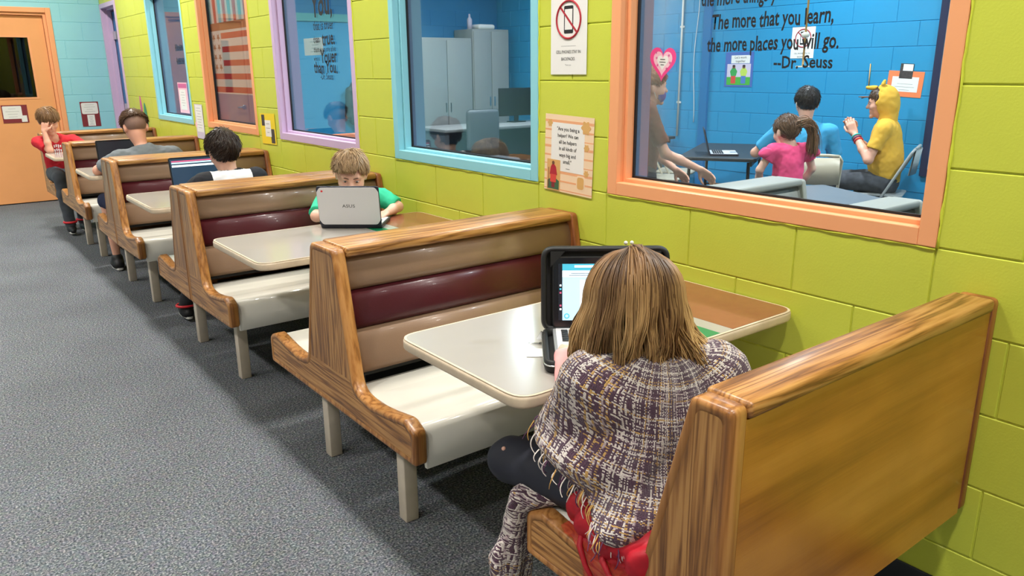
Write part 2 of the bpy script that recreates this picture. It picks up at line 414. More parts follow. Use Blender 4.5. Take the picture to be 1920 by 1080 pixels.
# ---- purple doorway at the end of the green wall
root = bpy.data.objects.new('door_2', None); COL.objects.link(root); root.location = (0, DOOR_Y[0], 0); struct(root)
dw = DOOR_Y[1] - DOOR_Y[0]
f = MB()
for (a, b_, x0, x1) in ((0, .05, -.012, .14), (.05, .066, .05, .10)):
    f.box(x0, x1, a, b_, 0, ZT - a); f.box(x0, x1, dw - b_, dw - a, 0, ZT - a); f.box(x0, x1, b_, dw - b_, ZT - b_, ZT - a)
fr = f.done('frame', MT['lavender'], root); bv = fr.modifiers.new('bevel', 'BEVEL'); bv.width = .003; bv.segments = 2
lf = MB().box(.105, .145, .068, dw - .068, .01, 1.0).box(.105, .145, .068, .2, 1.0, 2.17).box(.105, .145, dw - .2, dw - .068, 1.0, 2.17).box(.105, .145, .2, dw - .2, 2.02, 2.17).done('door_leaf', MT['deep_blue'], root)
MB().box(.121, .127, .2, dw - .2, 1.0, 2.02).done('door_glass', MT['dark_glass'], lf)
MB().box(.085, .104, dw - .22, dw - .07, 1.86, 1.95).done('door_closer', MT['silver'], lf)
MB().box(.099, .104, dw - .21, dw - .08, .85, 1.12).done('push_plate', MT['silver'], lf)
# ---- orange door in the end wall
root = bpy.data.objects.new('door_1', None); COL.objects.link(root); root.location = (-1.06, YE, 0); struct(root)
f = MB(); hw = .54
for (a, b_, y0, y1) in ((0, .055, -.012, .05), (.055, .085, .012, .16)):
    f.box(-hw + a, -hw + b_, y0, y1, 0, 2.2 - a); f.box(hw - b_, hw - a, y0, y1, 0, 2.2 - a); f.box(-hw + b_, hw - b_, y0, y1, 2.2 - b_, 2.2 - a)
fr = f.done('frame', MT['orange'], root); bv = fr.modifiers.new('bevel', 'BEVEL'); bv.width = .004; bv.segments = 2
hw2 = .452; gx, z0, z1 = .295, 1.195, 1.895
lf = MB().box(-hw2, hw2, .05, .095, .012, z0).box(-hw2, hw2, .05, .095, z1, 2.112).box(-hw2, -gx, .05, .095, z0, z1).box(gx, hw2, .05, .095, z0, z1).done('door_leaf', MT['door_orange'], root)
ds = MB()
for (a, b_, c, d_) in ((-gx, -gx + .02, z0, z1), (gx - .02, gx, z0, z1), (-gx + .02, gx - .02, z0, z0 + .02), (-gx + .02, gx - .02, z1 - .02, z1)): ds.box(a, b_, .046, .10, c, d_)
ds.done('glazing_bead', MT['orange'], lf)
MB().box(-gx + .02, gx - .02, .070, .076, z0 + .02, z1 - .02).done('door_glass', MT['dark_glass'], lf)
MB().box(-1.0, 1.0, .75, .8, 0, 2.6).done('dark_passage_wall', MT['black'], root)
hd = MB().tube([(-.40, .05, 1.02), (-.40, .0, 1.02), (-.29, -.005, 1.02)], .010).ball((-.40, .046, 1.02), (.03, .008, .03)).done('door_handle', MT['chrome'], lf)
# ---- ceiling fixtures around the lamps
def downlight(first=[None]):
    if first[0] is None:
        r = thing('ceiling_light', 'small round white downlight set into the ceiling', 'ceiling light', (0, 0, CEIL), 0, 'ceiling downlights')
        MB().tube([(.15 * math.cos(q), .15 * math.sin(q), -.008) for q in [k * math.pi / 12 for k in range(24)]], .022, 8, closed=True).done('trim_ring', MT['white_plastic'], r)
        MB().tube([(0, 0, -.004), (0, 0, -.014)], .13, 24).done('diffuser', MT['diffuser'], r)
        first[0] = r; return r
    return copy_tree(first[0])
MT['diffuser'] = plain('diffuser', (1, .98, .94, 1), emit=4.0)
for (x, y) in LAMPS_MAIN + LAMPS_BLUE: downlight().location = (x, y, CEIL)

# ================================================================== BENCHES AND TABLES
XL = -1.055; PT = .045                                            # aisle face of the benches, panel thickness
TOPZ = .927
def single_half(T, tf, j, tip=.47, zb=.36):
    return [(T, zb, .012), (T, tip, .025), (T - .055, .492, .03), (T - .16, .475, .08), (T - .27, .463, .1), (j + .005, .475, .07), (tf, TOPZ, .02)]
def cushions(root, j, tf, L0, L1, sgn, mats=('tan_vinyl', 'red_vinyl', 'tan_vinyl')):
    """three padded channels leaning against the back; s = distance from the back plane, times sgn gives y"""
    lev = [.898, .783, .655, .508]
    sl = lambda z: j + (tf - j) * (z - .49) / (TOPZ - .49) - .016
    for k in range(3):
        zt, zb_ = lev[k] - .0015, lev[k + 1] + .0015; pts = []
        for q in range(9):
            a = q / 8; z = zt + (zb_ - zt) * a; bul = .020 * (max(0, math.sin(math.pi * a)) ** .45)
            pts.append(((sl(z) - .022 + bul) * sgn, z))
        pts += [((sl(zb_) - .05) * sgn, zb_), ((sl(zt) - .05) * sgn, zt)]
        m = MB().prism(pts, L0, L1, 'x', smooth=True)
        o = m.done('backrest_channel', MT[mats[k]], root)
        if k == 1: o['label'] = 'burgundy vinyl middle channel'
    MB().prism([((sl(.90) - .045) * sgn, .90), ((sl(.49) - .045) * sgn, .49), ((sl(.49) - .062) * sgn, .49), ((sl(.90) - .062) * sgn, .90)], L0, L1, 'x').done('back_board', MT['black'], root)
def seat(root, T, j, L0, L1, sgn, mat='cream'):
    top = fillet([(j - .045, .472), (j + .04, .462), (T - .18, .462), (T - .075, .476), (T - .014, .476), (T - .008, .338)], [0, .05, .1, .05, .05, 0], 6)
    bot = [(T - .022, .338), (T - .030, .44), (j - .045, .45)]
    pts = [(p[0] * sgn, p[1]) for p in top + bot]
    MB().prism(pts, L0, L1, 'x', smooth=True).done('seat', MT[mat], root)
def end_panel(root, raw, rad, x0, x1, oak='oak_y'):
    prof = fillet(raw, rad, 5); ins = fillet(inset(raw, .02), rad, 5)
    zc = .505; lo, hi = [], []
    for i, p in enumerate(ins):
        q = ins[(i + 1) % len(ins)]; (hi if p[1] >= zc else lo).append(p)
        if (p[1] - zc) * (q[1] - zc) < 0:
            k = (zc - p[1]) / (q[1] - p[1]); m_ = (p[0] + (q[0] - p[0]) * k, zc); lo.append(m_); hi.append(m_)
    MB().prism(lo, x0 + .0015, x1 - .0015, 'x').done('end_panel', MT[oak], root)
    MB().prism(hi, x0 + .0012, x1 - .0012, 'x').done('back_post', MT[oak.replace('_y', '_z')], root)
    b = bmesh.new(); n = len(prof); mid = fillet(inset(raw, .006), rad, 5)
    rows = []
    for (pl, x) in ((ins, x0 + .001), (mid, x0 - .0006), (prof, x0 + .006), (prof, x1 - .006), (mid, x1 + .0006), (ins, x1 - .001)):
        rows.append([b.verts.new((x, p[0], p[1])) for p in pl])
    for A, B in zip(rows, rows[1:] + rows[:1]):
        for i in range(n):
            f = b.faces.new((A[i], A[(i + 1) % n], B[(i + 1) % n], B[i])); f.smooth = True
    m = MB(); m._merge(b); m.done('edge_band', MT['oak_edge' if oak.startswith('oak') else 'cream_dull'], root)
def leg_pair(root, y, L=.948):
    for x in (-L,): MB().box(x, x + .05, y, y + .05, 0, .372, bev=.004).done('leg', MT['cream_leg'], root)
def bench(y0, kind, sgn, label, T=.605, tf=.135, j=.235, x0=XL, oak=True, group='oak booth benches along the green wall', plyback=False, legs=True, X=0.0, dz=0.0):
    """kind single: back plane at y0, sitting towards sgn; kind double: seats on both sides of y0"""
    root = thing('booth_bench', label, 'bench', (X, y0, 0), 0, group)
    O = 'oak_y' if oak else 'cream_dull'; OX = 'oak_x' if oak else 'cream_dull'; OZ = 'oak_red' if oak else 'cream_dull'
    L0, L1 = x0 + PT + .0005, -.036
    if kind == 'single':
        h = single_half(T, tf, j); raw = [(0, .347, .012)] + h + [(0, TOPZ, .015)]
        sides = [(1 * sgn, T, tf, j)]
        top = (-.004, tf + .006)
    else:
        A = single_half(.553, .083, .178); Bb = single_half(.560, .092, .178, tip=.465)
        raw = A[:-1] + [(A[-1][0], TOPZ, .02)] + [(-p[0], p[1], p[2]) for p in Bb[::-1]]
        sides = [(1, .553, .083, .178), (-1, .560, .092, .178)]
        top = (-.098, .089)
    if kind == 'single': raw = [(p[0] * sgn, p[1], p[2]) for p in raw]; top = tuple(sorted((top[0] * sgn, top[1] * sgn)))
    if sum(raw[i - 1][0] * raw[i][1] - raw[i][0] * raw[i - 1][1] for i in range(len(raw))) < 0: raw = raw[::-1]
    pts, rad = [(p[0], p[1]) for p in raw], [p[2] for p in raw]
    end_panel(root, pts, rad, x0, x0 + PT, O)
    MB().prism(fillet(pts, rad, 5), -.036, -.003, 'x', bev=.006, seg=2).done('wall_end_panel', MT[OZ], root)
    MB().box(L0, L1 , top[0], top[1], .897, .931, bev=.011, seg=3).done('top_rail', MT[OX], root)
    for (s_, T_, tf_, j_) in sides:
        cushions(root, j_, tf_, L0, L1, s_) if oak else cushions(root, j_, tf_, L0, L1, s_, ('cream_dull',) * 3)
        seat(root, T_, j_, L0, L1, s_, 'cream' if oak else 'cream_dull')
    if kind == 'single':
        a, b_ = sorted((.004 * sgn, .022 * sgn)); MB().box(L0, L1, a, b_, .340, .897).done('back_panel', MT['ply' if plyback else OX], root)
        if legs: leg_pair(root, .338 if sgn > 0 else -.338)
    else:
        MB().box(L0, L1, -.02, .02, .45, .897).done('centre_board', MT['black'], root)
        if legs: leg_pair(root, -.295); leg_pair(root, .295)
    MB().box(-.93, -.12, -.02 if kind == 'double' else min(.05 * sgn, .09 * sgn), .02 if kind == 'double' else max(.05 * sgn, .09 * sgn), .36, .45).done('seat_beam', MT['black'], root)
    return root
YB, YC, YD, YEb, YF = 2.344, 4.011, 5.7135, 7.3715, 8.88
bench(.712, 'single', 1, 'nearest oak booth bench with flat plywood back, girl in tweed shawl on it', T=.555, tf=.09, j=.20, plyback=True)
bench(YB, 'double', 1, 'oak double booth bench directly across the table from the girl in the tweed shawl')
bench(YC - .003, 'single', -1, 'oak booth bench where the boy in the green shirt sits')
bench(YC + .008, 'single', 1, 'oak booth bench where the dark-haired boy in black and white sits', tf=.145)
bench(YD - .003, 'single', -1, 'oak booth bench facing the boy in black and white, behind his laptop')
bench(YD + .008, 'single', 1, 'oak booth bench where the man in the grey shirt sits', tf=.145)
bench(YEb, 'double', 1, 'oak double booth bench between the man in grey and the boy in red')
bench(YF, 'single', -1, 'last oak booth bench by the blue wall, boy in red on it', T=.58)
def booth_table(y0, y1, label):
    yc = (y0 + y1) / 2; h = (y1 - y0) / 2
    root = thing('booth_table', label, 'table', (0, yc, 0), 0, 'cream laminate booth tables')
    out = rrect(-1.082, -.004, -h, h, .062, 7)
    MB().prism(inset(out, .003), .7655, .767, 'z').prism(out, .735, .7655, 'z', bev=.008, seg=3).done('table_edge', MT['table_edge'], root)
    MB().prism(inset(out, .010), .7668, .7674, 'z').done('tabletop', MT['table'], root)
    yy = h - .0105
    br = fillet([(-.310, -yy), (-.0145, -yy), (-.0145, yy), (-.310, yy)], [0, .052, .052, 0], 7)
    MB().prism(br, .7674, .7679, 'z').done('brown_inlay', MT['brown_laminate'], root)
    MB().box(-.430, -.366, -yy, yy, .7674, .7679).done('green_inlay', MT['green_laminate'], root)
    MB().box(-.05, -.003, -.2, .2, .71, .735).done('wall_bracket', MT['cream_leg'], root)
    return root
booth_table(1.25, 1.81, 'cream booth table with brown and green stripes, girl in tweed shawl at it')
booth_table(2.865, 3.475, 'cream booth table under the white-lidded laptop of the boy in green')
booth_table(4.47, 5.14, 'cream booth table in front of the boy in black and white')
booth_table(6.22, 6.84, 'cream booth table in front of the man in grey')
booth_table(7.84, 8.40, 'cream booth table the boy in red leans his elbow on')

# ================================================================== FIGURES: smooth bodies from blended tapered shapes
V = lambda *a: np.array(a, float)
def nrm(v): v = np.asarray(v, float); return v / np.linalg.norm(v)
class Field:
    def __init__(s, lo, hi, h):
        s.lo = np.asarray(lo, float); s.h = h; s.n = np.ceil((np.asarray(hi, float) - s.lo) / h).astype(int) + 1
        s.v = np.full(s.n, .2, np.float32)
    def sl(s, lo, hi):
        a = np.clip(np.floor((np.asarray(lo) - s.lo) / s.h).astype(int), 0, s.n); b = np.clip(np.ceil((np.asarray(hi) - s.lo) / s.h).astype(int) + 1, 0, s.n)
        sl = tuple(slice(p, q) for p, q in zip(a, b))
        ax = [s.lo[i] + np.arange(a[i], b[i]) * s.h for i in range(3)]
        return sl, np.ix_(*ax)
    def add(s, prim, k=.02, g=0.0, sub=False):
        lo, hi, fn = prim; m = abs(g) + k + 3 * s.h
        sl, (X, Y, Z) = s.sl(lo - m, hi + m)
        if any(q.stop <= q.start for q in sl): return s
        d = fn(X, Y, Z) - g; o = s.v[sl]
        if sub: d = -d; h = np.maximum(k - np.abs(o - d), 0) / k; s.v[sl] = np.maximum(o, d) + h * h * k * .25
        else: h = np.maximum(k - np.abs(o - d), 0) / k; s.v[sl] = np.minimum(o, d) - h * h * k * .25
        return s
    def grid(s): return np.ix_(*[s.lo[i] + np.arange(s.n[i]) * s.h for i in range(3)])
    def cut(s, fn): s.v = np.maximum(s.v, fn(*s.grid())).astype(np.float32); return s
    def warp(s, fn): s.v = (s.v + fn(*s.grid())).astype(np.float32); return s
    def mesh(s, name, off=(0, 0, 0)):
        F = s.v; F[0] = F[-1] = .2; F[:, 0] = F[:, -1] = .2; F[:, :, 0] = F[:, :, -1] = .2
        I = F < 0; nx, ny, nz = F.shape
        cid = []; cpos = []; quads = []
        for ax in range(3):
            A = np.moveaxis(F, ax, 0); B = np.moveaxis(I, ax, 0)
            m = B[:-1] != B[1:]; i, j, k = np.nonzero(m); a = A[:-1][m]; b = A[1:][m]; t = a / (a - b)
            P = np.stack([i + t, j, k], 1).astype(float)
            inv = np.argsort([ax] + [q for q in range(3) if q != ax])
            P = P[:, inv]; ids = []
            for dj, dk in ((1, 1), (0, 1), (0, 0), (1, 0)):
                c = np.stack([i, j - dj, k - dk], 1)[:, inv]
                ids.append((c[:, 0] * ny + c[:, 1]) * nz + c[:, 2]); cid.append(ids[-1]); cpos.append(P)
            q = np.stack(ids, 1); fl = (a < 0) if ax != 1 else (a >= 0)
            q[~fl] = q[~fl][:, ::-1]; quads.append(q)
        cid = np.concatenate(cid); cpos = np.concatenate(cpos); quads = np.concatenate(quads)
        u, iv = np.unique(cid, return_inverse=True); cnt = np.bincount(iv)
        vs = np.stack([np.bincount(iv, cpos[:, c]) / cnt for c in range(3)], 1) * s.h + s.lo - np.asarray(off)
        qi = np.searchsorted(u, quads)
        me = bpy.data.meshes.new(name); me.vertices.add(len(vs)); me.vertices.foreach_set('co', vs.ravel().astype(np.float32))
        me.loops.add(qi.size); me.loops.foreach_set('vertex_index', qi.ravel().astype(np.int32))
        me.polygons.add(len(qi)); me.polygons.foreach_set('loop_start', (np.arange(len(qi)) * 4).astype(np.int32)); me.polygons.foreach_set('loop_total', np.full(len(qi), 4, np.int32))
        me.polygons.foreach_set('use_smooth', np.ones(len(qi), bool)); me.update(calc_edges=True); me.validate()
        return me
def cap(a, b, ra, rb, flat=None):
    a = np.asarray(a, float); b = np.asarray(b, float); R = max(ra, rb) * 1.05
    if flat is None:
        d = b - a; L = max(d @ d, 1e-9)
        def fn(X, Y, Z):
            x, y, z = X - a[0], Y - a[1], Z - a[2]
            t = np.clip((x * d[0] + y * d[1] + z * d[2]) / L, 0, 1)
            return np.sqrt((x - t * d[0]) ** 2 + (y - t * d[1]) ** 2 + (z - t * d[2]) ** 2) - (ra + (rb - ra) * t)
        return np.minimum(a, b) - R, np.maximum(a, b) + R, fn
    ax, ratio = nrm(flat[0]), flat[1]; k = 1 / ratio - 1
    d = b - a; d = d + k * (d @ ax) * ax; L = max(d @ d, 1e-9)
    def fn(X, Y, Z):
        x, y, z = X - a[0], Y - a[1], Z - a[2]; q = k * (x * ax[0] + y * ax[1] + z * ax[2])
        x = x + q * ax[0]; y = y + q * ax[1]; z = z + q * ax[2]
        t = np.clip((x * d[0] + y * d[1] + z * d[2]) / L, 0, 1)
        return (np.sqrt((x - t * d[0]) ** 2 + (y - t * d[1]) ** 2 + (z - t * d[2]) ** 2) - (ra + (rb - ra) * t)) * (ratio if ratio < 1 else 1) ** .5
    return np.minimum(a, b) - R * max(1, ratio), np.maximum(a, b) + R * max(1, ratio), fn
def ell(c, R, axes=None):
    c = np.asarray(c, float); R = np.asarray(R, float); A = np.eye(3) if axes is None else np.asarray(axes, float); m = R.max()
    def fn(X, Y, Z):
        x, y, z = X - c[0], Y - c[1], Z - c[2]; k0 = 0; k1 = 0
        for i in range(3):
            p = (x * A[i][0] + y * A[i][1] + z * A[i][2]); k0 = k0 + (p / R[i]) ** 2; k1 = k1 + (p / R[i] ** 2) ** 2
        k0 = np.sqrt(k0); return k0 * (k0 - 1) / np.maximum(np.sqrt(k1), 1e-6)
    return c - m, c + m, fn
def plane(p, n):
    p = np.asarray(p, float); n = nrm(n); return lambda X, Y, Z: (X - p[0]) * n[0] + (Y - p[1]) * n[1] + (Z - p[2]) * n[2]
def with_cut(prim, *pl):
    lo, hi, fn = prim
    def f2(X, Y, Z):
        d = fn(X, Y, Z)
        for q in pl: d = np.maximum(d, q(X, Y, Z))
        return d
    return lo, hi, f2
def hand(w, d, palm, thumb, s=1.0, curl=.6, spread=.25):
    """prims of a hand: wrist w, pointing along d, palm facing 'palm', thumb on the side 'thumb'"""
    d = nrm(d); palm = nrm(np.asarray(palm) - d * np.dot(palm, d)); t = nrm(np.cross(d, palm)); t = t if np.dot(t, thumb) > 0 else -t
    w = np.asarray(w, float); P = []
    L = np.array([.072, .080, .074, .060]) * s; kn = []
    for i in range(4):
        off = (1.5 - i) * .0195 * s; k = w + d * (.088 - .004 * abs(i - 1)) * s + t * off; kn.append(k)
        P.append((cap(w + d * .012 * s + t * off * .7, k, .0125 * s, .0105 * s), .012 * s))
        dd = nrm(d + t * off * spread / (.02 * s) * .12); p = k
        for j, (fr, r0, r1) in enumerate(((.45, .0092, .0085), (.32, .0085, .0078), (.23, .0078, .0066))):
            c = curl * (j + .6) * .62; v = dd * math.cos(c) + palm * math.sin(c); q = p + v * L[i] * fr
            P.append((cap(p, q, r0 * s, r1 * s), .004 * s)); p = q
    b = w + d * .022 * s + t * .022 * s; m = b + nrm(d * .62 + t * .7 + palm * .35) * .042 * s
    P.append((cap(b, m, .0145 * s, .0115 * s), .012 * s)); e = m + nrm(d * .85 + t * .25 + palm * .4) * .032 * s; P.append((cap(m, e, .0108 * s, .0095 * s), .004 * s))
    P.append((cap(e, e + nrm(d + palm * (.3 + .4 * curl)) * .022 * s, .0098 * s, .0075 * s), .004 * s))
    return P
def head_prims(c, f, u, hs):
    f = nrm(f); u = nrm(np.asarray(u) - f * np.dot(u, f)); r = np.cross(f, u); A = np.stack([r, f, u]); c = np.asarray(c, float)
    at = lambda x, y, z: c + (r * x + f * y + u * z) * hs
    P = [(ell(at(0, -.006, .026), V(.074, .094, .088) * hs, A), .02), (ell(at(0, .026, -.040), V(.058, .062, .078) * hs, A), .045 * hs),
         (cap(at(-.030, .068, .022), at(.030, .068, .022), .020 * hs, .020 * hs), .02 * hs),
         (cap(at(0, .088, .006), at(0, .106, -.026), .0075 * hs, .013 * hs), .014 * hs), (ell(at(0, .078, -.102), V(.022, .017, .018) * hs, A), .02 * hs),
         (cap(at(-.016, .082, -.060), at(.016, .082, -.060), .0085 * hs, .0085 * hs), .008 * hs), (cap(at(-.013, .082, -.070), at(.013, .082, -.070), .0085 * hs, .0085 * hs), .006 * hs),
         (ell(at(-.040, .058, -.028), V(.024, .024, .022) * hs, A), .02 * hs), (ell(at(.040, .058, -.028), V(.024, .024, .022) * hs, A), .02 * hs)]
    for sx in (-1, 1):
        P.append((ell(at(.076 * sx, -.012, -.012), V(.009, .020, .031) * hs, A), .012 * hs)); P.append((cap(at(.082 * sx, -.024, .008), at(.083 * sx, -.02, -.018), .006 * hs, .006 * hs), .006 * hs))
    return P, at, A, (r, f, u)
HEADTIP = {}
def wob(X, Y, Z, fr, sd=0.0):
    return np.sin(X * fr + 1.3 * np.sin(Y * fr * .7 + sd) + sd) * np.sin(Y * fr * .9 + 1.1 * np.sin(Z * fr * .8 + 2 * sd)) * np.sin(Z * fr * 1.1 + sd * 3 + np.sin(X * fr * .6))
def strands_mesh(name, polylines, r0, r1, cols, off, n=3, mat=None, parent=None, base=None):
    """many thin tapering tubes (and a base mesh) in one mesh, with the hair colour along each strand"""
    PL = np.asarray(polylines) - np.asarray(off); N, K, _ = PL.shape
    T = np.gradient(PL, axis=1); T /= np.linalg.norm(T, axis=2, keepdims=True) + 1e-9
    ref = np.where(np.abs(T[:, 0, 2:3]) < .9, V(0, 0, 1), V(1, 0, 0)); u = np.cross(T[:, 0], ref); U = np.empty_like(T)
    for k in range(K):
        u = u - T[:, k] * np.sum(T[:, k] * u, 1)[:, None]; u = u / (np.linalg.norm(u, axis=1, keepdims=True) + 1e-9); U[:, k] = u
    W = np.cross(T, U)
    rr = (r0 + (r1 - r0) * np.linspace(0, 1, K) ** 1.5)[None, :, None]
    an = np.arange(n) * 2 * np.pi / n
    vs = np.stack([PL + (U * np.cos(a) + W * np.sin(a)) * rr for a in an], 2).reshape(-1, 3)
    idx = np.arange(N * K * n).reshape(N, K, n); q = np.stack([idx[:, :-1], np.roll(idx, -1, 2)[:, :-1], np.roll(idx, -1, 2)[:, 1:], idx[:, 1:]], -1).reshape(-1, 4)
    col = np.repeat(np.asarray(cols)[:, :, None, :], n, 2).reshape(-1, 3)
    if base is not None:
        nb = len(base.vertices); bv = np.empty(nb * 3, np.float32); base.vertices.foreach_get('co', bv); fq = np.empty(len(base.loops), np.int32); base.loops.foreach_get('vertex_index', fq)
        vs = np.concatenate([vs, bv.reshape(-1, 3)]); q = np.concatenate([q, fq.reshape(-1, 4) + N * K * n]); col = np.concatenate([col, np.tile(np.asarray(cols).mean((0, 1)) * .7, (nb, 1))])
    me = bpy.data.meshes.new(name); me.vertices.add(len(vs)); me.vertices.foreach_set('co', vs.ravel().astype(np.float32))
    me.loops.add(q.size); me.loops.foreach_set('vertex_index', q.ravel().astype(np.int32)); me.polygons.add(len(q))
    me.polygons.foreach_set('loop_start', (np.arange(len(q)) * 4).astype(np.int32)); me.polygons.foreach_set('loop_total', np.full(len(q), 4, np.int32)); me.polygons.foreach_set('use_smooth', np.ones(len(q), bool))
    me.update(calc_edges=True)
    ca = me.color_attributes.new('hair_colour', 'FLOAT_COLOR', 'POINT'); ca.data.foreach_set('color', np.concatenate([col, np.ones((len(col), 1))], 1).ravel().astype(np.float32))
    return mobj(name, me, mat, parent)
def strand_mat():
    m, t, b = nt('hair_strands'); a = node(t, 'ShaderNodeVertexColor', layer_name='hair_colour'); t.links.new(a.outputs[0], b.inputs['Base Color'])
    b.inputs['Roughness'].default_value = .42; b.inputs['Specular IOR Level'].default_value = .35; MT['hair_strands'] = m
strand_mat()
LIN = lambda r, g, b: np.array(S(r, g, b)[:3])
def short_hair(root, off, c, f, u, hs, dark, light, n=900, length=.045, thick=.016, line=-.008, crown=(-.55, .8), fringe=0.0, sides=1.0, tuft=.008, clumps=0, pnv=(-.62, .78)):
    """short hair: a cap cut along the hairline, covered with short tapering locks that run from the crown"""
    P, at, A, (r, f, u) = head_prims(c, f, u, hs); c = np.asarray(c, float)
    lo = c - .14; F = Field(lo, c + .16, .005)
    F.add(ell(at(0, -.008, .030), (V(.075, .094, .088) + thick) * hs, A), .01)
    pn = nrm(pnv[0] * f + pnv[1] * u); F.cut(lambda X, Y, Z: -plane(at(0, 0, line), pn)(X, Y, Z))
    for sx in (-1, 1): F.add(ell(at(.088 * sx, -.008, -.014), V(.022, .030, .036) * hs, A), .006, 0, True)
    F.warp(lambda X, Y, Z: .0025 * wob(X, Y, Z, 130, 1.0))
    base = F.mesh('hair', off)
    D = RNG.normal(size=(n * 3, 3)); D /= np.linalg.norm(D, axis=1, keepdims=True)
    loc = np.stack([D @ r, D @ f, D @ u], 1); R = (V(.075, .094, .088) + thick * .8) * hs
    pts = np.stack([r, f, u], 1) @ (loc * R).T; pts = pts.T + at(0, -.008, .030)
    lp = (pts - at(0, 0, 0)) @ np.stack([r, f, u], 1) / hs; earz = lambda l: (np.abs(l[:, 0]) > .055) & (l[:, 1] > -.040) & (l[:, 1] < .026) & (l[:, 2] < .020)
    keep = (((pts - at(0, 0, line)) @ pn) > .002) & ~earz(lp); pts = pts[keep][:n]; D = D[keep][:n]
    q0 = np.stack([D @ r, D @ f, D @ u], 1); N = len(q0); ang0 = length / .09
    cr = nrm(V(.15, crown[0], crown[1])); td = q0 - cr * (q0 @ cr)[:, None] * 1.0 + q0 * 0; td = -cr + q0 * (q0 @ cr)[:, None]
    td /= np.linalg.norm(td, axis=1, keepdims=True) + 1e-6
    if clumps:
        seed = RNG.normal(size=(clumps, 3)); seed /= np.linalg.norm(seed, axis=1, keepdims=True); kk = np.argmax(q0 @ seed.T, 1); td += RNG.normal(scale=.4, size=(clumps, 3))[kk]
    td += RNG.normal(scale=.12, size=(N, 3)); td -= q0 * np.sum(td * q0, 1)[:, None]; td /= np.linalg.norm(td, axis=1, keepdims=True) + 1e-6
    lift = RNG.uniform(0, 1, (N, 1)) ** 2 * .013 + (RNG.uniform(0, 1, clumps)[kk][:, None] ** 2 * .008 if clumps else 0)
    frn = np.clip(q0[:, 1:2], 0, 1) * fringe; L = ang0 * RNG.uniform(.7, 1.25, (N, 1)) * (1 + frn); K = 7; pl = []; B3 = np.stack([r, f, u], 1); prev = None
    lim = -.010 - .035 * frn[:, 0]
    for q in np.linspace(0, 1, K):
        th = L * q; qq = q0 * np.cos(th) + td * np.sin(th); R2 = (V(.075, .094, .088) + thick * .9 + (tuft + lift) * q ** 1.3 - .004 * (1 - q)) * hs
        p = (B3 @ (qq * R2).T).T + at(0, -.008, .030)
        if prev is not None:
            bad = (((p - at(0, 0, line)) @ pn) < lim) | earz((p - at(0, 0, 0)) @ B3 / hs); p[bad] = prev[bad] + (p[bad] - prev[bad]) * .08
        pl.append(p); prev = p
    pl = np.stack(pl, 1); tone = RNG.uniform(0, 1, (N, 1, 1)); ramp_ = np.linspace(.1, 1, K)[None, :, None]
    if clumps: tone = tone * .5 + .5 * RNG.uniform(0, 1, clumps)[kk][:, None, None]
    cols = dark + (light - dark) * np.clip(tone * .8 + ramp_ * .25, 0, 1)
    return strands_mesh('hair', pl, .0030, .0007, cols, off, 3, MT['hair_strands'], root, base)
def eyes(root, off, at, A, hs, iris='ink', shut=False, gaze=(0, 0)):
    for sx in (-1, 1):
        c = at(.0305 * sx, .0835, .004) - off
        Mx = Matrix([list(A[:, 0]), list(A[:, 1]), list(A[:, 2])]); Mx = Matrix(A.T.tolist()).to_4x4()
        e = MB().ball(tuple(c), tuple(V(.0125, .0080, .0038 if not shut else .0025) * hs), 12, Mx).done('eye', MT['sclera' if not shut else 'skin_tan'], root)
        if not shut: MB().ball(tuple(c + (A[1] * .0062 + A[0] * gaze[0] + A[2] * gaze[1]) * hs), tuple(V(.0056, .0035, .0040) * hs), 10, Mx).done('iris', MT[iris], e)
        MB().tube([tuple(at(x * sx, y, z) - off) for x, y, z in ((.012, .094, .021), (.030, .092, .026), (.048, .080, .021))], [.0022 * hs, .003 * hs, .0015 * hs], 6).done('eyebrow', MT['brow'], root)
paint('brow', S(88, 62, 46), rough=.8)
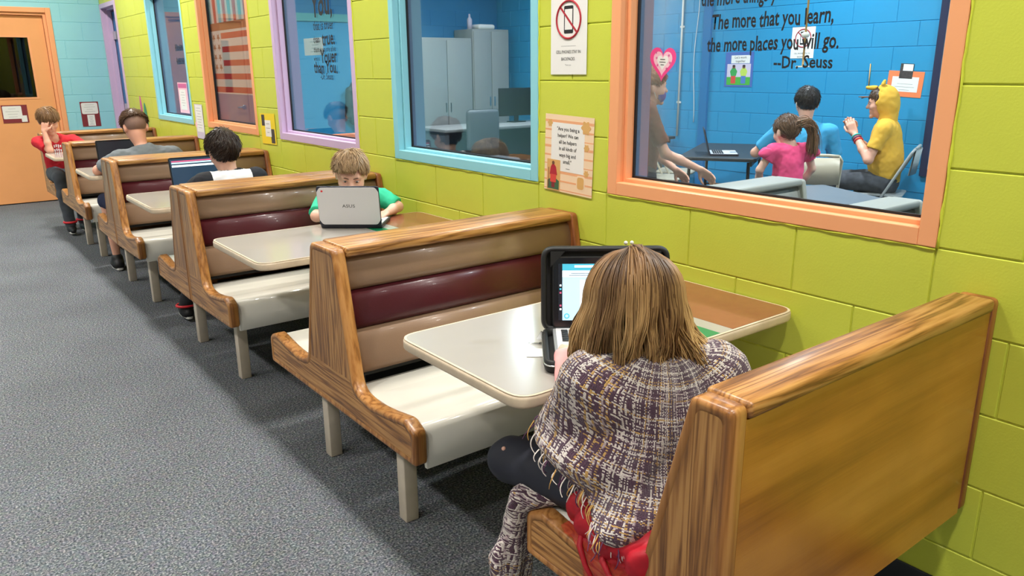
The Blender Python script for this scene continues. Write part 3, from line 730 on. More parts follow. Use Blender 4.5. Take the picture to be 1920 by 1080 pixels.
def figure(label, J, s=1.0, hs=.95, bf=(0, 1, 0), skin='skin', shirt='grey', sleeve=.55, pants='dark', short=1.0, shoes='black', h=.0065, hands=None, neck_r=.046, belly=0.0, hem=.0, fold=.003, girth=1.0, shirt_side=None, group=None, backhead=True):
    """one continuous body, with shirt, trousers and shoes as its children; J holds the joints in metres"""
    J = {k: np.asarray(v, float) for k, v in J.items()}; bf = nrm(bf)
    off = V(J['pelvis'][0], J['pelvis'][1], 0); root = thing('person', label, 'person', tuple(off), 0, group)
    HP, at, A, (hr, hf, hu) = head_prims(J['head'], J['face'], J.get('up', V(0, 0, 1)), hs)
    pts = np.stack([v for k, v in J.items() if k not in ('face', 'up')]); lo, hi = pts.min(0) - .2, pts.max(0) + .2; lo[2] = max(lo[2], -.02)
    mid = (J['pelvis'] + J['chest']) / 2; up = nrm(J['chest'] - J['pelvis']); fl = (bf, .7)
    shl, shr = J['shL'], J['shR']; yoke = (shl + shr) / 2
    torso = [(cap(J['pelvis'], mid, .125 * s * girth, (.118 + belly) * s * girth, fl), .05 * s), (cap(mid, J['chest'], (.116 + belly * .6) * s * girth, .135 * s * girth, fl), .06 * s),
             (cap(shl * .88 + shr * .12, shr * .88 + shl * .12, .052 * s, .052 * s), .06 * s), (cap(J['chest'], yoke, .10 * s, .07 * s, fl), .05 * s)]
    arms = {}; legs = {}
    for q in 'LR':
        a, e, w_ = J['sh' + q], J['el' + q], J['wr' + q]
        arms[q] = [(cap(a, e, .046 * s, .036 * s), .035 * s), (cap(e, e * .6 + w_ * .4, .036 * s, .035 * s), .02 * s), (cap(e * .6 + w_ * .4, w_, .035 * s, .024 * s), .02 * s)]
        if 'kn' + q in J:
            hp, kn, an = J['hip' + q], J['kn' + q], J['an' + q]
            legs[q] = [(cap(hp, kn, .082 * s, .056 * s), .05 * s), (cap(kn, kn * .65 + an * .35, .055 * s, .052 * s), .03 * s), (cap(kn * .65 + an * .35, an, .052 * s, .033 * s), .03 * s)]
    # body
    F = Field(lo, hi, h)
    for p, k in torso: F.add(p, k, -.006)
    F.add(cap(J['neck'], at(0, -.02, -.06), neck_r * s, neck_r * .92 * s), .03)
    for p, k in HP: F.add(p, k)
    for q in 'LR':
        for p, k in arms[q]: F.add(p, k)
        for p, k in legs.get(q, []): F.add(p, k, -.006)
        if hands and q in hands:
            hd = hands[q]
            for p, k in hand(J['wr' + q], hd['d'], hd['palm'], hd['thumb'], s * hd.get('s', 1.0), hd.get('curl', .6)): F.add(p, max(k, .003))
    for sx in (-1, 1): F.add(ell(at(.031 * sx, .100, .002), V(.019, .016, .011) * hs, A), .01, 0, True)
    mobj('body', F.mesh('body', off), MT[skin], root)
    # shirt
    F = Field(lo, hi, h); g = .010
    for p, k in torso: F.add(p, k, g)
    for q in 'LR':
        a, e = J['sh' + q], J['el' + q]; w_ = J['wr' + q]
        if sleeve <= 1:
            E_ = a + (e - a) * sleeve; F.add(with_cut(cap(a, a + (e - a) * (sleeve + .12), .052 * s, .048 * s), plane(E_, e - a)), .03 * s, g)
        else:
            F.add(cap(a, e, .048 * s, .042 * s), .03 * s, g); E_ = e + (w_ - e) * (sleeve - 1); F.add(with_cut(cap(e, w_, .042 * s, .032 * s), plane(E_, w_ - e)), .02 * s, g)
    F.cut(lambda X, Y, Z: -plane(J['pelvis'] - up * hem, up)(X, Y, Z))
    nk = J['neck']; nd = nrm(at(0, -.02, -.06) - nk)
    F.add(cap(nk - nd * .02, nk + nd * .12, neck_r * 1.12 * s, neck_r * 1.15 * s), .012, .004, True)
    if fold: F.warp(lambda X, Y, Z: fold * wob(X, Y, Z, 38 / s, 2.0) + fold * .6 * wob(X, Y, Z, 80 / s, .7))
    me = F.mesh('shirt', off); sm = [MT[m] for m in (shirt if isinstance(shirt, (list, tuple)) else [shirt])]
    o = mobj('shirt', me, sm, root)
    if shirt_side is not None:
        ctr = np.empty(len(me.polygons) * 3, np.float32); me.polygons.foreach_get('center', ctr); ctr = ctr.reshape(-1, 3) + off
        me.polygons.foreach_set('material_index', shirt_side(ctr, J).astype(np.int32)); me.update()
    if legs:
        F = Field(lo, hi, h)
        F.add(with_cut(cap(J['pelvis'] - up * .01, J['pelvis'] + up * .06 * s, .125 * s * girth, .118 * s * girth, fl), plane(J['pelvis'] + up * .07 * s, up)), .03, .006)
        for q in 'LR':
            L = legs[q]; F.add(L[0][0], .05 * s, .009)
            if short >= .5:
                F.add(L[1][0], .03 * s, .010); kn, an = J['kn' + q], J['an' + q]; E_ = kn + (an - kn) * short
                F.add(with_cut(cap(kn * .65 + an * .35, an, .056 * s, .044 * s), plane(E_, an - kn)), .03 * s, .010)
        F.warp(lambda X, Y, Z: .003 * wob(X, Y, Z, 42 / s, 5.0))
        mobj('trousers', F.mesh('trousers', off), MT[pants], root)
        for q in 'LR':
            an = J['an' + q]; tf = J.get('toe' + q); tf = nrm(tf) if tf is not None else bf; tf = nrm(V(tf[0], tf[1], 0))
            F = Field(an - .28, an + .28, .006); b0 = V(an[0], an[1], max(an[2] - .045 * s, .035 * s))
            F.add(cap(b0 - tf * .045 * s, b0 + tf * .05 * s, .038 * s, .036 * s), .03); F.add(cap(b0 + tf * .05 * s - V(0, 0, .004), b0 + tf * .135 * s - V(0, 0, .008), .038 * s, .030 * s), .03); F.add(cap(an, b0, .042 * s, .04 * s), .03)
            z0 = b0[2] - .034 * s; F.cut(plane((0, 0, z0), (0, 0, -1)))
            sh = mobj('shoe', F.mesh('shoe', off), MT[shoes], root)
            so = [(b0 - off + tf * d_ + np.cross(tf, V(0, 0, 1)) * w_) for d_, w_ in ((-.08 * s, -.02 * s), (-.08 * s, .02 * s), (.04 * s, .036 * s), (.13 * s, .03 * s), (.162 * s, 0), (.13 * s, -.03 * s), (.04 * s, -.036 * s))]
            MB().prism(fillet([(p[0], p[1]) for p in so], .02, 4), z0 - .004, z0 + .012 * s, 'z').done('sole', MT['white_plastic'], sh)
    return root, off, at, A, J

# ================================================================== PEOPLE
paint('grey_shirt', S(112, 118, 122), rough=.9, var=.08, vscale=40); paint('red_shirt', S(196, 24, 40), rough=.85, var=.05, vscale=30)
paint('teal_shirt', S(52, 196, 150), rough=.85, var=.05, vscale=30); paint('white_shirt', S(222, 220, 222), rough=.85); paint('black_shirt', S(24, 25, 32), rough=.85)
paint('blue_shirt', S(62, 156, 200), rough=.9, var=.05, vscale=20); paint('pink_shirt', S(250, 78, 130), rough=.85, var=.05, vscale=20); paint('pale_pink', S(244, 172, 170), rough=.85)
paint('mustard', S(226, 172, 58), rough=.9, var=.06, vscale=20); paint('rust', S(104, 54, 32), rough=.9, var=.06, vscale=20)
paint('navy', S(28, 34, 66), rough=.9); paint('charcoal', S(74, 78, 84), rough=.9, var=.05, vscale=30); paint('leggings', S(34, 36, 48), rough=.75); paint('denim', S(62, 84, 116), rough=.9)
paint('dark', S(34, 34, 38), rough=.9); paint('shoe_black', S(20, 19, 20), rough=.6); paint('red_band', S(214, 40, 50), rough=.6); paint('mask', S(84, 66, 150), rough=.8, var=.4, vscale=40)
paint('pattern', S(72, 74, 80), rough=.9, var=.3, vscale=30); paint('teal_band', S(60, 180, 170), rough=.6); paint('purple_band', S(120, 60, 110), rough=.6)
paint('red_tulle', S(178, 12, 34), rough=.6, var=.2, vscale=25)

# ---- the boy in green behind the white laptop
root, off, at, A, J = figure('boy in a green T-shirt peering over a white laptop lid', dict(pelvis=(-.25, 3.665, .565), chest=(-.29, 3.63, .77), neck=(-.315, 3.60, .865), head=(-.345, 3.545, .985), face=(-.42, -.80, -.38), up=(-.1, -.3, .95),
    shL=(-.165, 3.58, .845), shR=(-.455, 3.64, .845), elL=(-.115, 3.50, .80), elR=(-.555, 3.52, .80), wrL=(-.24, 3.40, .795), wrR=(-.49, 3.45, .805), hipL=(-.19, 3.66, .55), hipR=(-.33, 3.68, .55), knL=(-.22, 3.36, .54), knR=(-.38, 3.36, .54), anL=(-.24, 3.32, .09), anR=(-.40, 3.30, .09)),
    s=.72, hs=.93, bf=(-.3, -.95, 0), skin='skin_pale', shirt='teal_shirt', sleeve=.8, pants='charcoal', shoes='shoe_black',
    hands={'L': dict(d=(-.6, -.3, -.1), palm=(0, 0, -1), thumb=(-.5, .8, 0), s=1.1), 'R': dict(d=(.7, -.3, -.1), palm=(0, 0, -1), thumb=(.5, .8, 0), s=1.1)}, h=.005)
eyes(root, off, at, A, .93, gaze=(.0, -.001))
short_hair(root, off, J['head'], (-.42, -.80, -.38), (-.1, -.3, .95), .93, LIN(84, 60, 42), LIN(204, 170, 128), n=1500, length=.055, thick=.016, line=.004, fringe=.22, tuft=.004, clumps=26)
# ---- the dark-haired boy in black and white
def yoke(c, J):
    x = np.abs(c[:, 0] - J['chest'][0]); return np.where((x < .108) & (c[:, 2] < .950) & (c[:, 1] < J['chest'][1] + .028), 1, np.where((x < .118) & (x > .108) & (c[:, 2] < .90), 1, 0))
root, off, at, A, J = figure('dark-haired boy in a black and white shirt seen from behind, bent over a laptop', dict(pelvis=(-.66, 4.35, .565), chest=(-.66, 4.41, .79), neck=(-.658, 4.445, .925), head=(-.666, 4.475, 1.045), face=(.05, .93, -.32), up=(0, .25, .97),
    shL=(-.815, 4.425, .893), shR=(-.50, 4.425, .897), elL=(-.88, 4.60, .80), elR=(-.44, 4.60, .80), wrL=(-.74, 4.74, .795), wrR=(-.58, 4.74, .795), hipL=(-.73, 4.38, .55), hipR=(-.59, 4.38, .55), knL=(-.76, 4.72, .54), knR=(-.56, 4.72, .54), anL=(-.88, 4.84, .09), anR=(-.62, 4.80, .09)),
    s=.8, hs=.97, bf=(0, 1, 0), skin='skin_pale', shirt=('black_shirt', 'white_shirt'), sleeve=.9, pants='dark', shoes='shoe_black',
    hands={'L': dict(d=(.6, .7, -.1), palm=(0, 0, -1), thumb=(.8, -.3, 0)), 'R': dict(d=(-.5, .8, -.1), palm=(0, 0, -1), thumb=(-.8, -.3, 0))}, h=.0055, shirt_side=yoke)
short_hair(root, off, J['head'], (.05, .93, -.32), (0, .25, .97), .97, LIN(20, 14, 12), LIN(72, 54, 44), n=1300, length=.05, thick=.019, line=-.022, tuft=.004, clumps=20)
ft = [c for c in root.children if c.name.startswith('shoe')]
for c in ft: MB().tube([tuple(V(-.88, 4.84, .10) - off + V(.055 * math.cos(q), .05 * math.sin(q), 0)) if c == ft[0] else tuple(V(-.62, 4.80, .10) - off + V(.055 * math.cos(q), .05 * math.sin(q), 0)) for q in [k * math.pi / 8 for k in range(16)]], .008, 6, closed=True).done('red_trim', MT['red_band'], c)
# ---- the man in grey
root, off, at, A, J = figure('man in a grey T-shirt with shaved sides seen from behind', dict(pelvis=(-.70, 6.06, .575), chest=(-.70, 6.15, .82), neck=(-.712, 6.215, .955), head=(-.722, 6.275, 1.092), face=(.05, .88, -.45), up=(0, .35, .93),
    shL=(-.885, 6.17, .885), shR=(-.505, 6.17, .89), elL=(-1.01, 6.27, .80), elR=(-.40, 6.34, .81), wrL=(-.84, 6.46, .80), wrR=(-.58, 6.48, .80), hipL=(-.80, 6.10, .555), hipR=(-.60, 6.10, .555), knL=(-.94, 6.55, .535), knR=(-.58, 6.52, .53), anL=(-.93, 6.52, .09), anR=(-.60, 6.5, .09)),
    s=.98, hs=.98, bf=(0, 1, 0), skin='skin', shirt='grey_shirt', sleeve=.75, pants='navy', short=.12, shoes='shoe_black', fold=.004,
    hands={'L': dict(d=(.7, .6, -.1), palm=(0, 0, -1), thumb=(.8, -.3, 0)), 'R': dict(d=(-.5, .8, -.1), palm=(0, 0, -1), thumb=(-.8, -.3, 0))}, h=.0065)
P_, at_, A_, (r_, f_, u_) = head_prims(J['head'], (.05, .88, -.45), (0, .35, .93), .98)
F = Field(J['head'] - .14, J['head'] + .16, .005); F.add(ell(at_(0, -.008, .026), V(.077, .097, .091) * .98, A_), .01)
pn = nrm(-.62 * f_ + .78 * u_); pp = at_(0, 0, -.045); F.cut(lambda X, Y, Z: -plane(pp, pn)(X, Y, Z)); mobj('shaved_hair', F.mesh('shaved_hair', off), MT['hair_stubble'], root)
short_hair(root, off, J['head'], (.05, .88, -.45), (0, .35, .93), .98, LIN(40, 28, 22), LIN(120, 88, 64), n=900, length=.05, thick=.020, line=.038, pnv=(.12, .99), crown=(-.6, .6), tuft=.004, clumps=14)
MB().tube([tuple(at_(-.080, -.02, .004) - off), tuple(at_(-.079, .05, .006) - off), tuple(at_(-.07, .092, .004) - off)], .003, 6).done('glasses_temple', MT['black'], root)
# ---- the boy in red, head in his hand
root, off, at, A, J = figure('boy in a red T-shirt at the last table, head resting in his hand', dict(pelvis=(-.94, 8.60, .565), chest=(-.955, 8.565, .78), neck=(-.97, 8.52, .90), head=(-.995, 8.475, 1.055), face=(.12, -.86, -.5), up=(-.05, -.35, .92),
    shL=(-.80, 8.56, .86), shR=(-1.105, 8.53, .86), elL=(-.73, 8.42, .80), elR=(-1.035, 8.36, .79), wrL=(-.84, 8.31, .795), wrR=(-1.055, 8.385, .965), hipL=(-.86, 8.58, .55), hipR=(-1.0, 8.57, .55), knL=(-.86, 8.27, .545), knR=(-1.01, 8.24, .55), anL=(-.85, 8.40, .09), anR=(-.975, 8.30, .09)),
    s=.8, hs=.95, bf=(0, -1, 0), skin='skin', shirt=('red_shirt', 'white_shirt'), sleeve=.72, pants='charcoal', shoes='shoe_black',
    hands={'L': dict(d=(-.8, -.3, -.1), palm=(0, 0, -1), thumb=(0, 1, 0)), 'R': dict(d=(.25, -.05, .97), palm=(.5, .8, 0), thumb=(.8, -.3, .2), curl=.75)}, h=.0055)
eyes(root, off, at, A, .95, shut=True)
short_hair(root, off, J['head'], (.12, -.86, -.5), (-.05, -.35, .92), .95, LIN(74, 50, 34), LIN(170, 128, 84), n=1300, length=.06, thick=.019, line=-.008, fringe=.4, tuft=.004, clumps=20)
pm = MB()
for row, z in ((0, .805), (1, .765)):
    for k in range(7): pm.box(-.988 + k * .017, -.978 + k * .017, 8.457 - .002 * row, 8.460 - .002 * row, z + .004 * math.sin(k * 2.1), z + .026 + .005 * math.sin(k * 1.3), bev=.001)
pr = pm.done('shirt_print', MT['white_shirt'], root); pr.location = tuple(-off)
for c in [c for c in root.children if c.name.startswith('shoe')]:
    x0, y0_ = ((-.85, 8.40) if c.name == [k for k in root.children if k.name.startswith('shoe')][0].name else (-.975, 8.30))
    MB().tube([tuple(V(x0, y0_, .12) - off + V(.052 * math.cos(q), .052 * math.sin(q), 0)) for q in [k * math.pi / 8 for k in range(16)]], .011, 6, closed=True).done('red_trim', MT['red_band'], c)

# ---- the girl in the shawl
J = dict(pelvis=(-.86, 1.02, .575), chest=(-.865, 1.06, .77), neck=(-.865, 1.085, .885), head=(-.868, 1.125, .988), face=(.50, .80, -.36), up=(.18, .30, .93),
    shL=(-.995, 1.12, .83), shR=(-.725, .99, .82), elL=(-.995, 1.17, .70), elR=(-.635, 1.17, .735), wrL=(-.86, 1.34, .805), wrR=(-.66, 1.27, .83), hipL=(-.93, 1.06, .55), hipR=(-.79, .985, .55), knL=(-1.015, 1.375, .548), knR=(-.62, 1.26, .555), anL=(-.85, 1.28, .53), anR=(-.83, 1.17, .52), toeL=(.9, -.2, 0), toeR=(-.9, .2, 0))
root, off, at, A, J = figure('girl with long blonde hair wrapped in a tweed shawl, seen from behind', J, s=.78, hs=.97, bf=(.5, .87, 0), skin='skin_pale', shirt='pale_pink', sleeve=1.9, pants='leggings', shoes='shoe_black', h=.0055,
    hands={'L': dict(d=(.7, .6, -.2), palm=(0, 0, -1), thumb=(.6, -.6, 0), s=1.1), 'R': dict(d=(-.3, .8, .3), palm=(-.5, -.2, -.6), thumb=(-.8, -.2, 0), s=1.1)})
eyes(root, off, at, A, .97)
def tweed():
    m, t, b = nt('tweed'); uv = node(t, 'ShaderNodeUVMap', uv_map='weave'); tc = node(t, 'ShaderNodeTexCoord')
    nz = node(t, 'ShaderNodeTexNoise', ins={'Scale': 60.0, 'Detail': 2.0}); t.links.new(tc.outputs['Object'], nz.inputs['Vector'])
    sub = node(t, 'ShaderNodeVectorMath', operation='SUBTRACT'); sub.inputs[1].default_value = (.5, .5, .5); t.links.new(nz.outputs['Color'], sub.inputs[0])
    sc = node(t, 'ShaderNodeVectorMath', operation='SCALE', ins={'Scale': .007}); t.links.new(sub.outputs[0], sc.inputs[0])
    ad = node(t, 'ShaderNodeVectorMath', operation='ADD'); t.links.new(uv.outputs[0], ad.inputs[0]); t.links.new(sc.outputs[0], ad.inputs[1])
    s2 = node(t, 'ShaderNodeVectorMath', operation='MULTIPLY'); s2.inputs[1].default_value = (250, 290, 1); t.links.new(ad.outputs[0], s2.inputs[0])
    fl = node(t, 'ShaderNodeVectorMath', operation='FLOOR'); t.links.new(s2.outputs[0], fl.inputs[0])
    sp = node(t, 'ShaderNodeSeparateXYZ'); t.links.new(fl.outputs[0], sp.inputs[0])
    P0, W0, O0, L0 = S(78, 42, 66), S(234, 222, 214), S(202, 158, 88), S(186, 164, 168)
    outs = []
    for ax, seed in ((0, 3.7), (1, 9.1)):
        a = node(t, 'ShaderNodeMath', operation='ADD', ins={1: seed}); t.links.new(sp.outputs[ax], a.inputs[0])
        wn = node(t, 'ShaderNodeTexWhiteNoise', noise_dimensions='1D'); t.links.new(a.outputs[0], wn.inputs['W'])
        r = ramp(t, [(0, P0), (.36, W0), (.66, O0), (.75, L0), (.84, P0)]); r.color_ramp.interpolation = 'CONSTANT'; t.links.new(wn.outputs[0], r.inputs[0]); outs.append(r)
    s_ = node(t, 'ShaderNodeMath', operation='ADD'); t.links.new(sp.outputs[0], s_.inputs[0]); t.links.new(sp.outputs[1], s_.inputs[1])
    hf = node(t, 'ShaderNodeMath', operation='MULTIPLY', ins={1: .5}); t.links.new(s_.outputs[0], hf.inputs[0]); frc = node(t, 'ShaderNodeMath', operation='FRACT'); t.links.new(hf.outputs[0], frc.inputs[0])
    wn2 = node(t, 'ShaderNodeTexWhiteNoise', noise_dimensions='2D'); t.links.new(fl.outputs[0], wn2.inputs['Vector'])
    mx0 = node(t, 'ShaderNodeMath', operation='MULTIPLY_ADD', ins={1: .7, 2: -.1}); t.links.new(wn2.outputs[0], mx0.inputs[0])
    sm = node(t, 'ShaderNodeMath', operation='ADD', use_clamp=True); t.links.new(frc.outputs[0], sm.inputs[0]); t.links.new(mx0.outputs[0], sm.inputs[1])
    gt = node(t, 'ShaderNodeMath', operation='GREATER_THAN', ins={1: .52}); t.links.new(sm.outputs[0], gt.inputs[0])
    mx = node(t, 'ShaderNodeMix', data_type='RGBA'); t.links.new(gt.outputs[0], mx.inputs[0]); t.links.new(outs[0].outputs[0], mx.inputs[6]); t.links.new(outs[1].outputs[0], mx.inputs[7])
    t.links.new(mx.outputs[2], b.inputs['Base Color']); b.inputs['Roughness'].default_value = .95; b.inputs['Sheen Weight'].default_value = .3
    fr2 = node(t, 'ShaderNodeVectorMath', operation='FRACTION'); t.links.new(s2.outputs[0], fr2.inputs[0]); sp2 = node(t, 'ShaderNodeSeparateXYZ'); t.links.new(fr2.outputs[0], sp2.inputs[0])
    hh = []
    for k in (0, 1):
        a = node(t, 'ShaderNodeMath', operation='PINGPONG', ins={1: .5}); t.links.new(sp2.outputs[k], a.inputs[0]); hh.append(a)
    mh = node(t, 'ShaderNodeMath', operation='MINIMUM'); t.links.new(hh[0].outputs[0], mh.inputs[0]); t.links.new(hh[1].outputs[0], mh.inputs[1])
    ah = node(t, 'ShaderNodeMath', operation='ADD'); t.links.new(mh.outputs[0], ah.inputs[0]); t.links.new(nz.outputs[0], ah.inputs[1])
    bp = node(t, 'ShaderNodeBump', ins={'Strength': .9, 'Distance': .006}); t.links.new(ah.outputs[0], bp.inputs['Height']); t.links.new(bp.outputs[0], b.inputs['Normal'])
    MT['tweed'] = m
tweed()
def weave_uv(me, off, cx, cy, mode=0):
    n = len(me.vertices); co = np.empty(n * 3, np.float32); me.vertices.foreach_get('co', co); co = co.reshape(-1, 3) + off
    if mode == 0:
        dx, dy = co[:, 0] - cx, co[:, 1] - cy; r = np.hypot(dx, dy); u = (np.arctan2(-dx * .87 + dy * .5, -dx * .5 - dy * .87)) * .19; v = co[:, 2] - .75 * r
    else: u = co[:, 0] + co[:, 1] * .6; v = co[:, 2] - co[:, 1] * .5
    uv = me.uv_layers.new(name='weave'); vi = np.empty(len(me.loops), np.int32); me.loops.foreach_get('vertex_index', vi)
    uv.data.foreach_set('uv', np.stack([u[vi], v[vi]], 1).ravel().astype(np.float32))
bfg = nrm(V(.5, .87, 0)); fl = (bfg, .8); hz = lambda x, y: .538 + .60 * (y - .92) + .066 * (x + .85)
F = Field((-1.3, .78, .42), (-.45, 1.42, 1.0), .005)
F.add(cap(J['pelvis'] - V(.01, .015, .06), J['chest'], .155, .135, fl), .05); F.add(cap(J['chest'], J['neck'] - V(0, 0, .05), .12, .075, fl), .06)
F.add(cap(J['shL'] + V(.02, -.01, .0), J['shR'] + V(-.02, .01, 0), .062, .062), .06)
F.add(cap(J['shL'], J['elL'] + V(0, -.01, 0), .062, .074), .06); F.add(cap(J['elL'], J['elL'] + V(.08, .08, .02), .072, .06), .05)
F.add(cap(J['shR'], J['elR'], .066, .07), .06); F.add(cap(J['elL'] + V(.02, -.03, -.05), J['pelvis'] + V(-.12, -.01, -.02), .075, .10), .08); F.add(cap(J['elR'] + V(0, 0, -.05), J['pelvis'] + V(.13, 0, 0), .07, .10), .08)
F.add(cap(J['shR'] + V(.03, .03, -.035), J['shR'] + V(.055, .09, -.06), .042, .035), .04)
F.add(cap(J['neck'] + V(0, 0, -.03), J['neck'] + V(.03, .05, .14), .058, .066), .02, 0, True)
def folds(X, Y, Z):
    a = np.arctan2(-(X + .86) * .87 + (Y - 1.04) * .5, -(X + .86) * .5 - (Y - 1.04) * .87)
    low = np.clip((.82 - Z) / .25, 0, 1)
    return -.014 * low * np.sin(Z * 52 + a * 2.6 + 1.5 * np.sin(a * 2)) - .006 * np.sin(a * 9 + Z * 14) * np.clip((.9 - Z) * 6, 0, 1) - .003 * wob(X, Y, Z, 60, 1.0)
F.warp(folds)
F.cut(lambda X, Y, Z: hz(X, Y) + .006 * np.sin(X * 60) - Z)
me = F.mesh('shawl', off); weave_uv(me, off, -.86, 1.04); shawl = mobj('shawl', me, MT['tweed'], root)
# fringe along the hem
n = len(me.vertices); co = np.empty(n * 3, np.float32); me.vertices.foreach_get('co', co); co = co.reshape(-1, 3); no = np.empty(n * 3, np.float32); me.vertex_normals.foreach_get('vector', no); no = no.reshape(-1, 3)
w_ = co + off; hp = w_[:, 2] - hz(w_[:, 0], w_[:, 1]); out = (w_[:, :2] - V(-.86, 1.04)); rad = np.linalg.norm(out, axis=1); out = out / rad[:, None]
sel = np.nonzero((hp > -.004) & (hp < .014) & ((out @ bfg[:2]) < .55) & (rad > .10))[0]; RNG.shuffle(sel); sel = sel[:420]
pl = []; cl = []
cols4 = [LIN(232, 222, 214), LIN(206, 160, 90), LIN(92, 52, 84), LIN(220, 206, 204), LIN(232, 222, 214)]
for i in sel:
    p = w_[i] + np.append(out[i] * .003, 0); o3 = np.append(out[i], 0); L = RNG.uniform(.022, .045); sw = RNG.normal(scale=.3, size=3) * V(1, 1, .2); kk = RNG.uniform(-1, 1)
    pl.append([p + o3 * .012 * math.sin(q * 2.5) + V(0, 0, -1) * L * q + sw * L * q * q * .6 + np.cross(o3, V(0, 0, 1)) * .006 * kk * math.sin(q * 3.1) for q in np.linspace(0, 1, 7)])
    c = cols4[RNG.integers(5)]; cl.append([c] * 7)
strands_mesh('fringe', np.array(pl), .0016, .0009, np.array(cl), off, 4, MT['hair_strands'], shawl)
# the loose end of the shawl over the seat front
F = Field((-1.22, 1.12, -.02), (-.92, 1.45, .62), .006)
F.add(cap((-.985, 1.20, .52), (-1.04, 1.275, .495), .024, .026), .03); F.add(cap((-1.04, 1.292, .485), (-1.05, 1.325, .33), .046, .052, ((0, 1, 0), .5)), .03); F.add(cap((-1.05, 1.325, .33), (-1.06, 1.335, .06), .052, .056, ((0, 1, 0), .5)), .03)
F.warp(lambda X, Y, Z: -.006 * np.sin(X * 120 + Z * 9) * np.clip((.48 - Z) * 6, 0, 1) - .003 * wob(X, Y, Z, 70, 2))
me = F.mesh('shawl_end', off); weave_uv(me, off, 0, 0, 1); mobj('shawl_end', me, MT['tweed'], root)
# red tulle skirt, bunched on the seat and spilling over the bench end
F = Field((-1.16, .76, .40), (-.52, 1.34, .68), .006)
F.add(ell((-.88, 1.0, .535), (.20, .18, .068)), .03); F.add(cap((-1.0, .98, .525), (-.99, 1.12, .53), .045, .035), .05); F.add(cap((-1.02, .92, .53), (-.8, .90, .53), .04, .05), .04)
F.warp(lambda X, Y, Z: -.008 * np.sin((X * .8 + Y) * 70 + Z * 20) - .004 * wob(X, Y, Z, 70, 3)); F.cut(lambda X, Y, Z: .482 - Z)

mobj('skirt', F.mesh('skirt', off), MT['red_tulle'], root)
mt_, t_, b_ = nt('sheer_tulle'); b_.inputs['Base Color'].default_value = S(214, 26, 46); b_.inputs['Roughness'].default_value = .5; b_.inputs['Alpha'].default_value = .42; MT['sheer_tulle'] = mt_
g_ = bmesh.new(); rows = []
for i in range(22):
    y = .80 + i * .0155; row = []; wv = math.sin(i * 1.25) * .006; ln = .15 + .05 * math.sin(i * .5 + 1) - max(0, (i - 12)) * .012
    for q in range(13):
        t = q / 12; a = min(1, t / .4)
        if t < .4: p = (-.985 - .078 * a, y, .512 - .004 * a + wv * .5)
        else: p = (-1.064 - .014 * (t - .4) - abs(wv) * (t - .4) * 2, y - .05 * (t - .4) + wv, .506 - ln * (t - .4) / .6)
        row.append(g_.verts.new(tuple(V(*p) - off)))
    rows.append(row)
for a, b in zip(rows, rows[1:]):
    for q in range(12): f = g_.faces.new((a[q], a[q + 1], b[q + 1], b[q])); f.smooth = True
m_ = MB(); m_._merge(g_); m_.done('tulle_overlay', MT['sheer_tulle'], root)
for (ya, yb, z1) in ((1.10, .98, .40), (1.03, .88, .44)):
    pts = [V(-.99, ya, .512), V(-1.045, ya - .02, .515), V(-1.072, ya - .04, .495), V(-1.074, (ya + yb) / 2, .46), V(-1.074, yb, z1)]
    MB().tube([tuple(p - off) for p in pts], [.006, .007, .007, .006, .003], 8).done('tulle_fold', MT['red_tulle'], root)
MB().ball(tuple(V(-1.046, 1.362, .592) - off), (.006, .006, .006), 8).done('legging_hole', MT['skin_pale'], root)
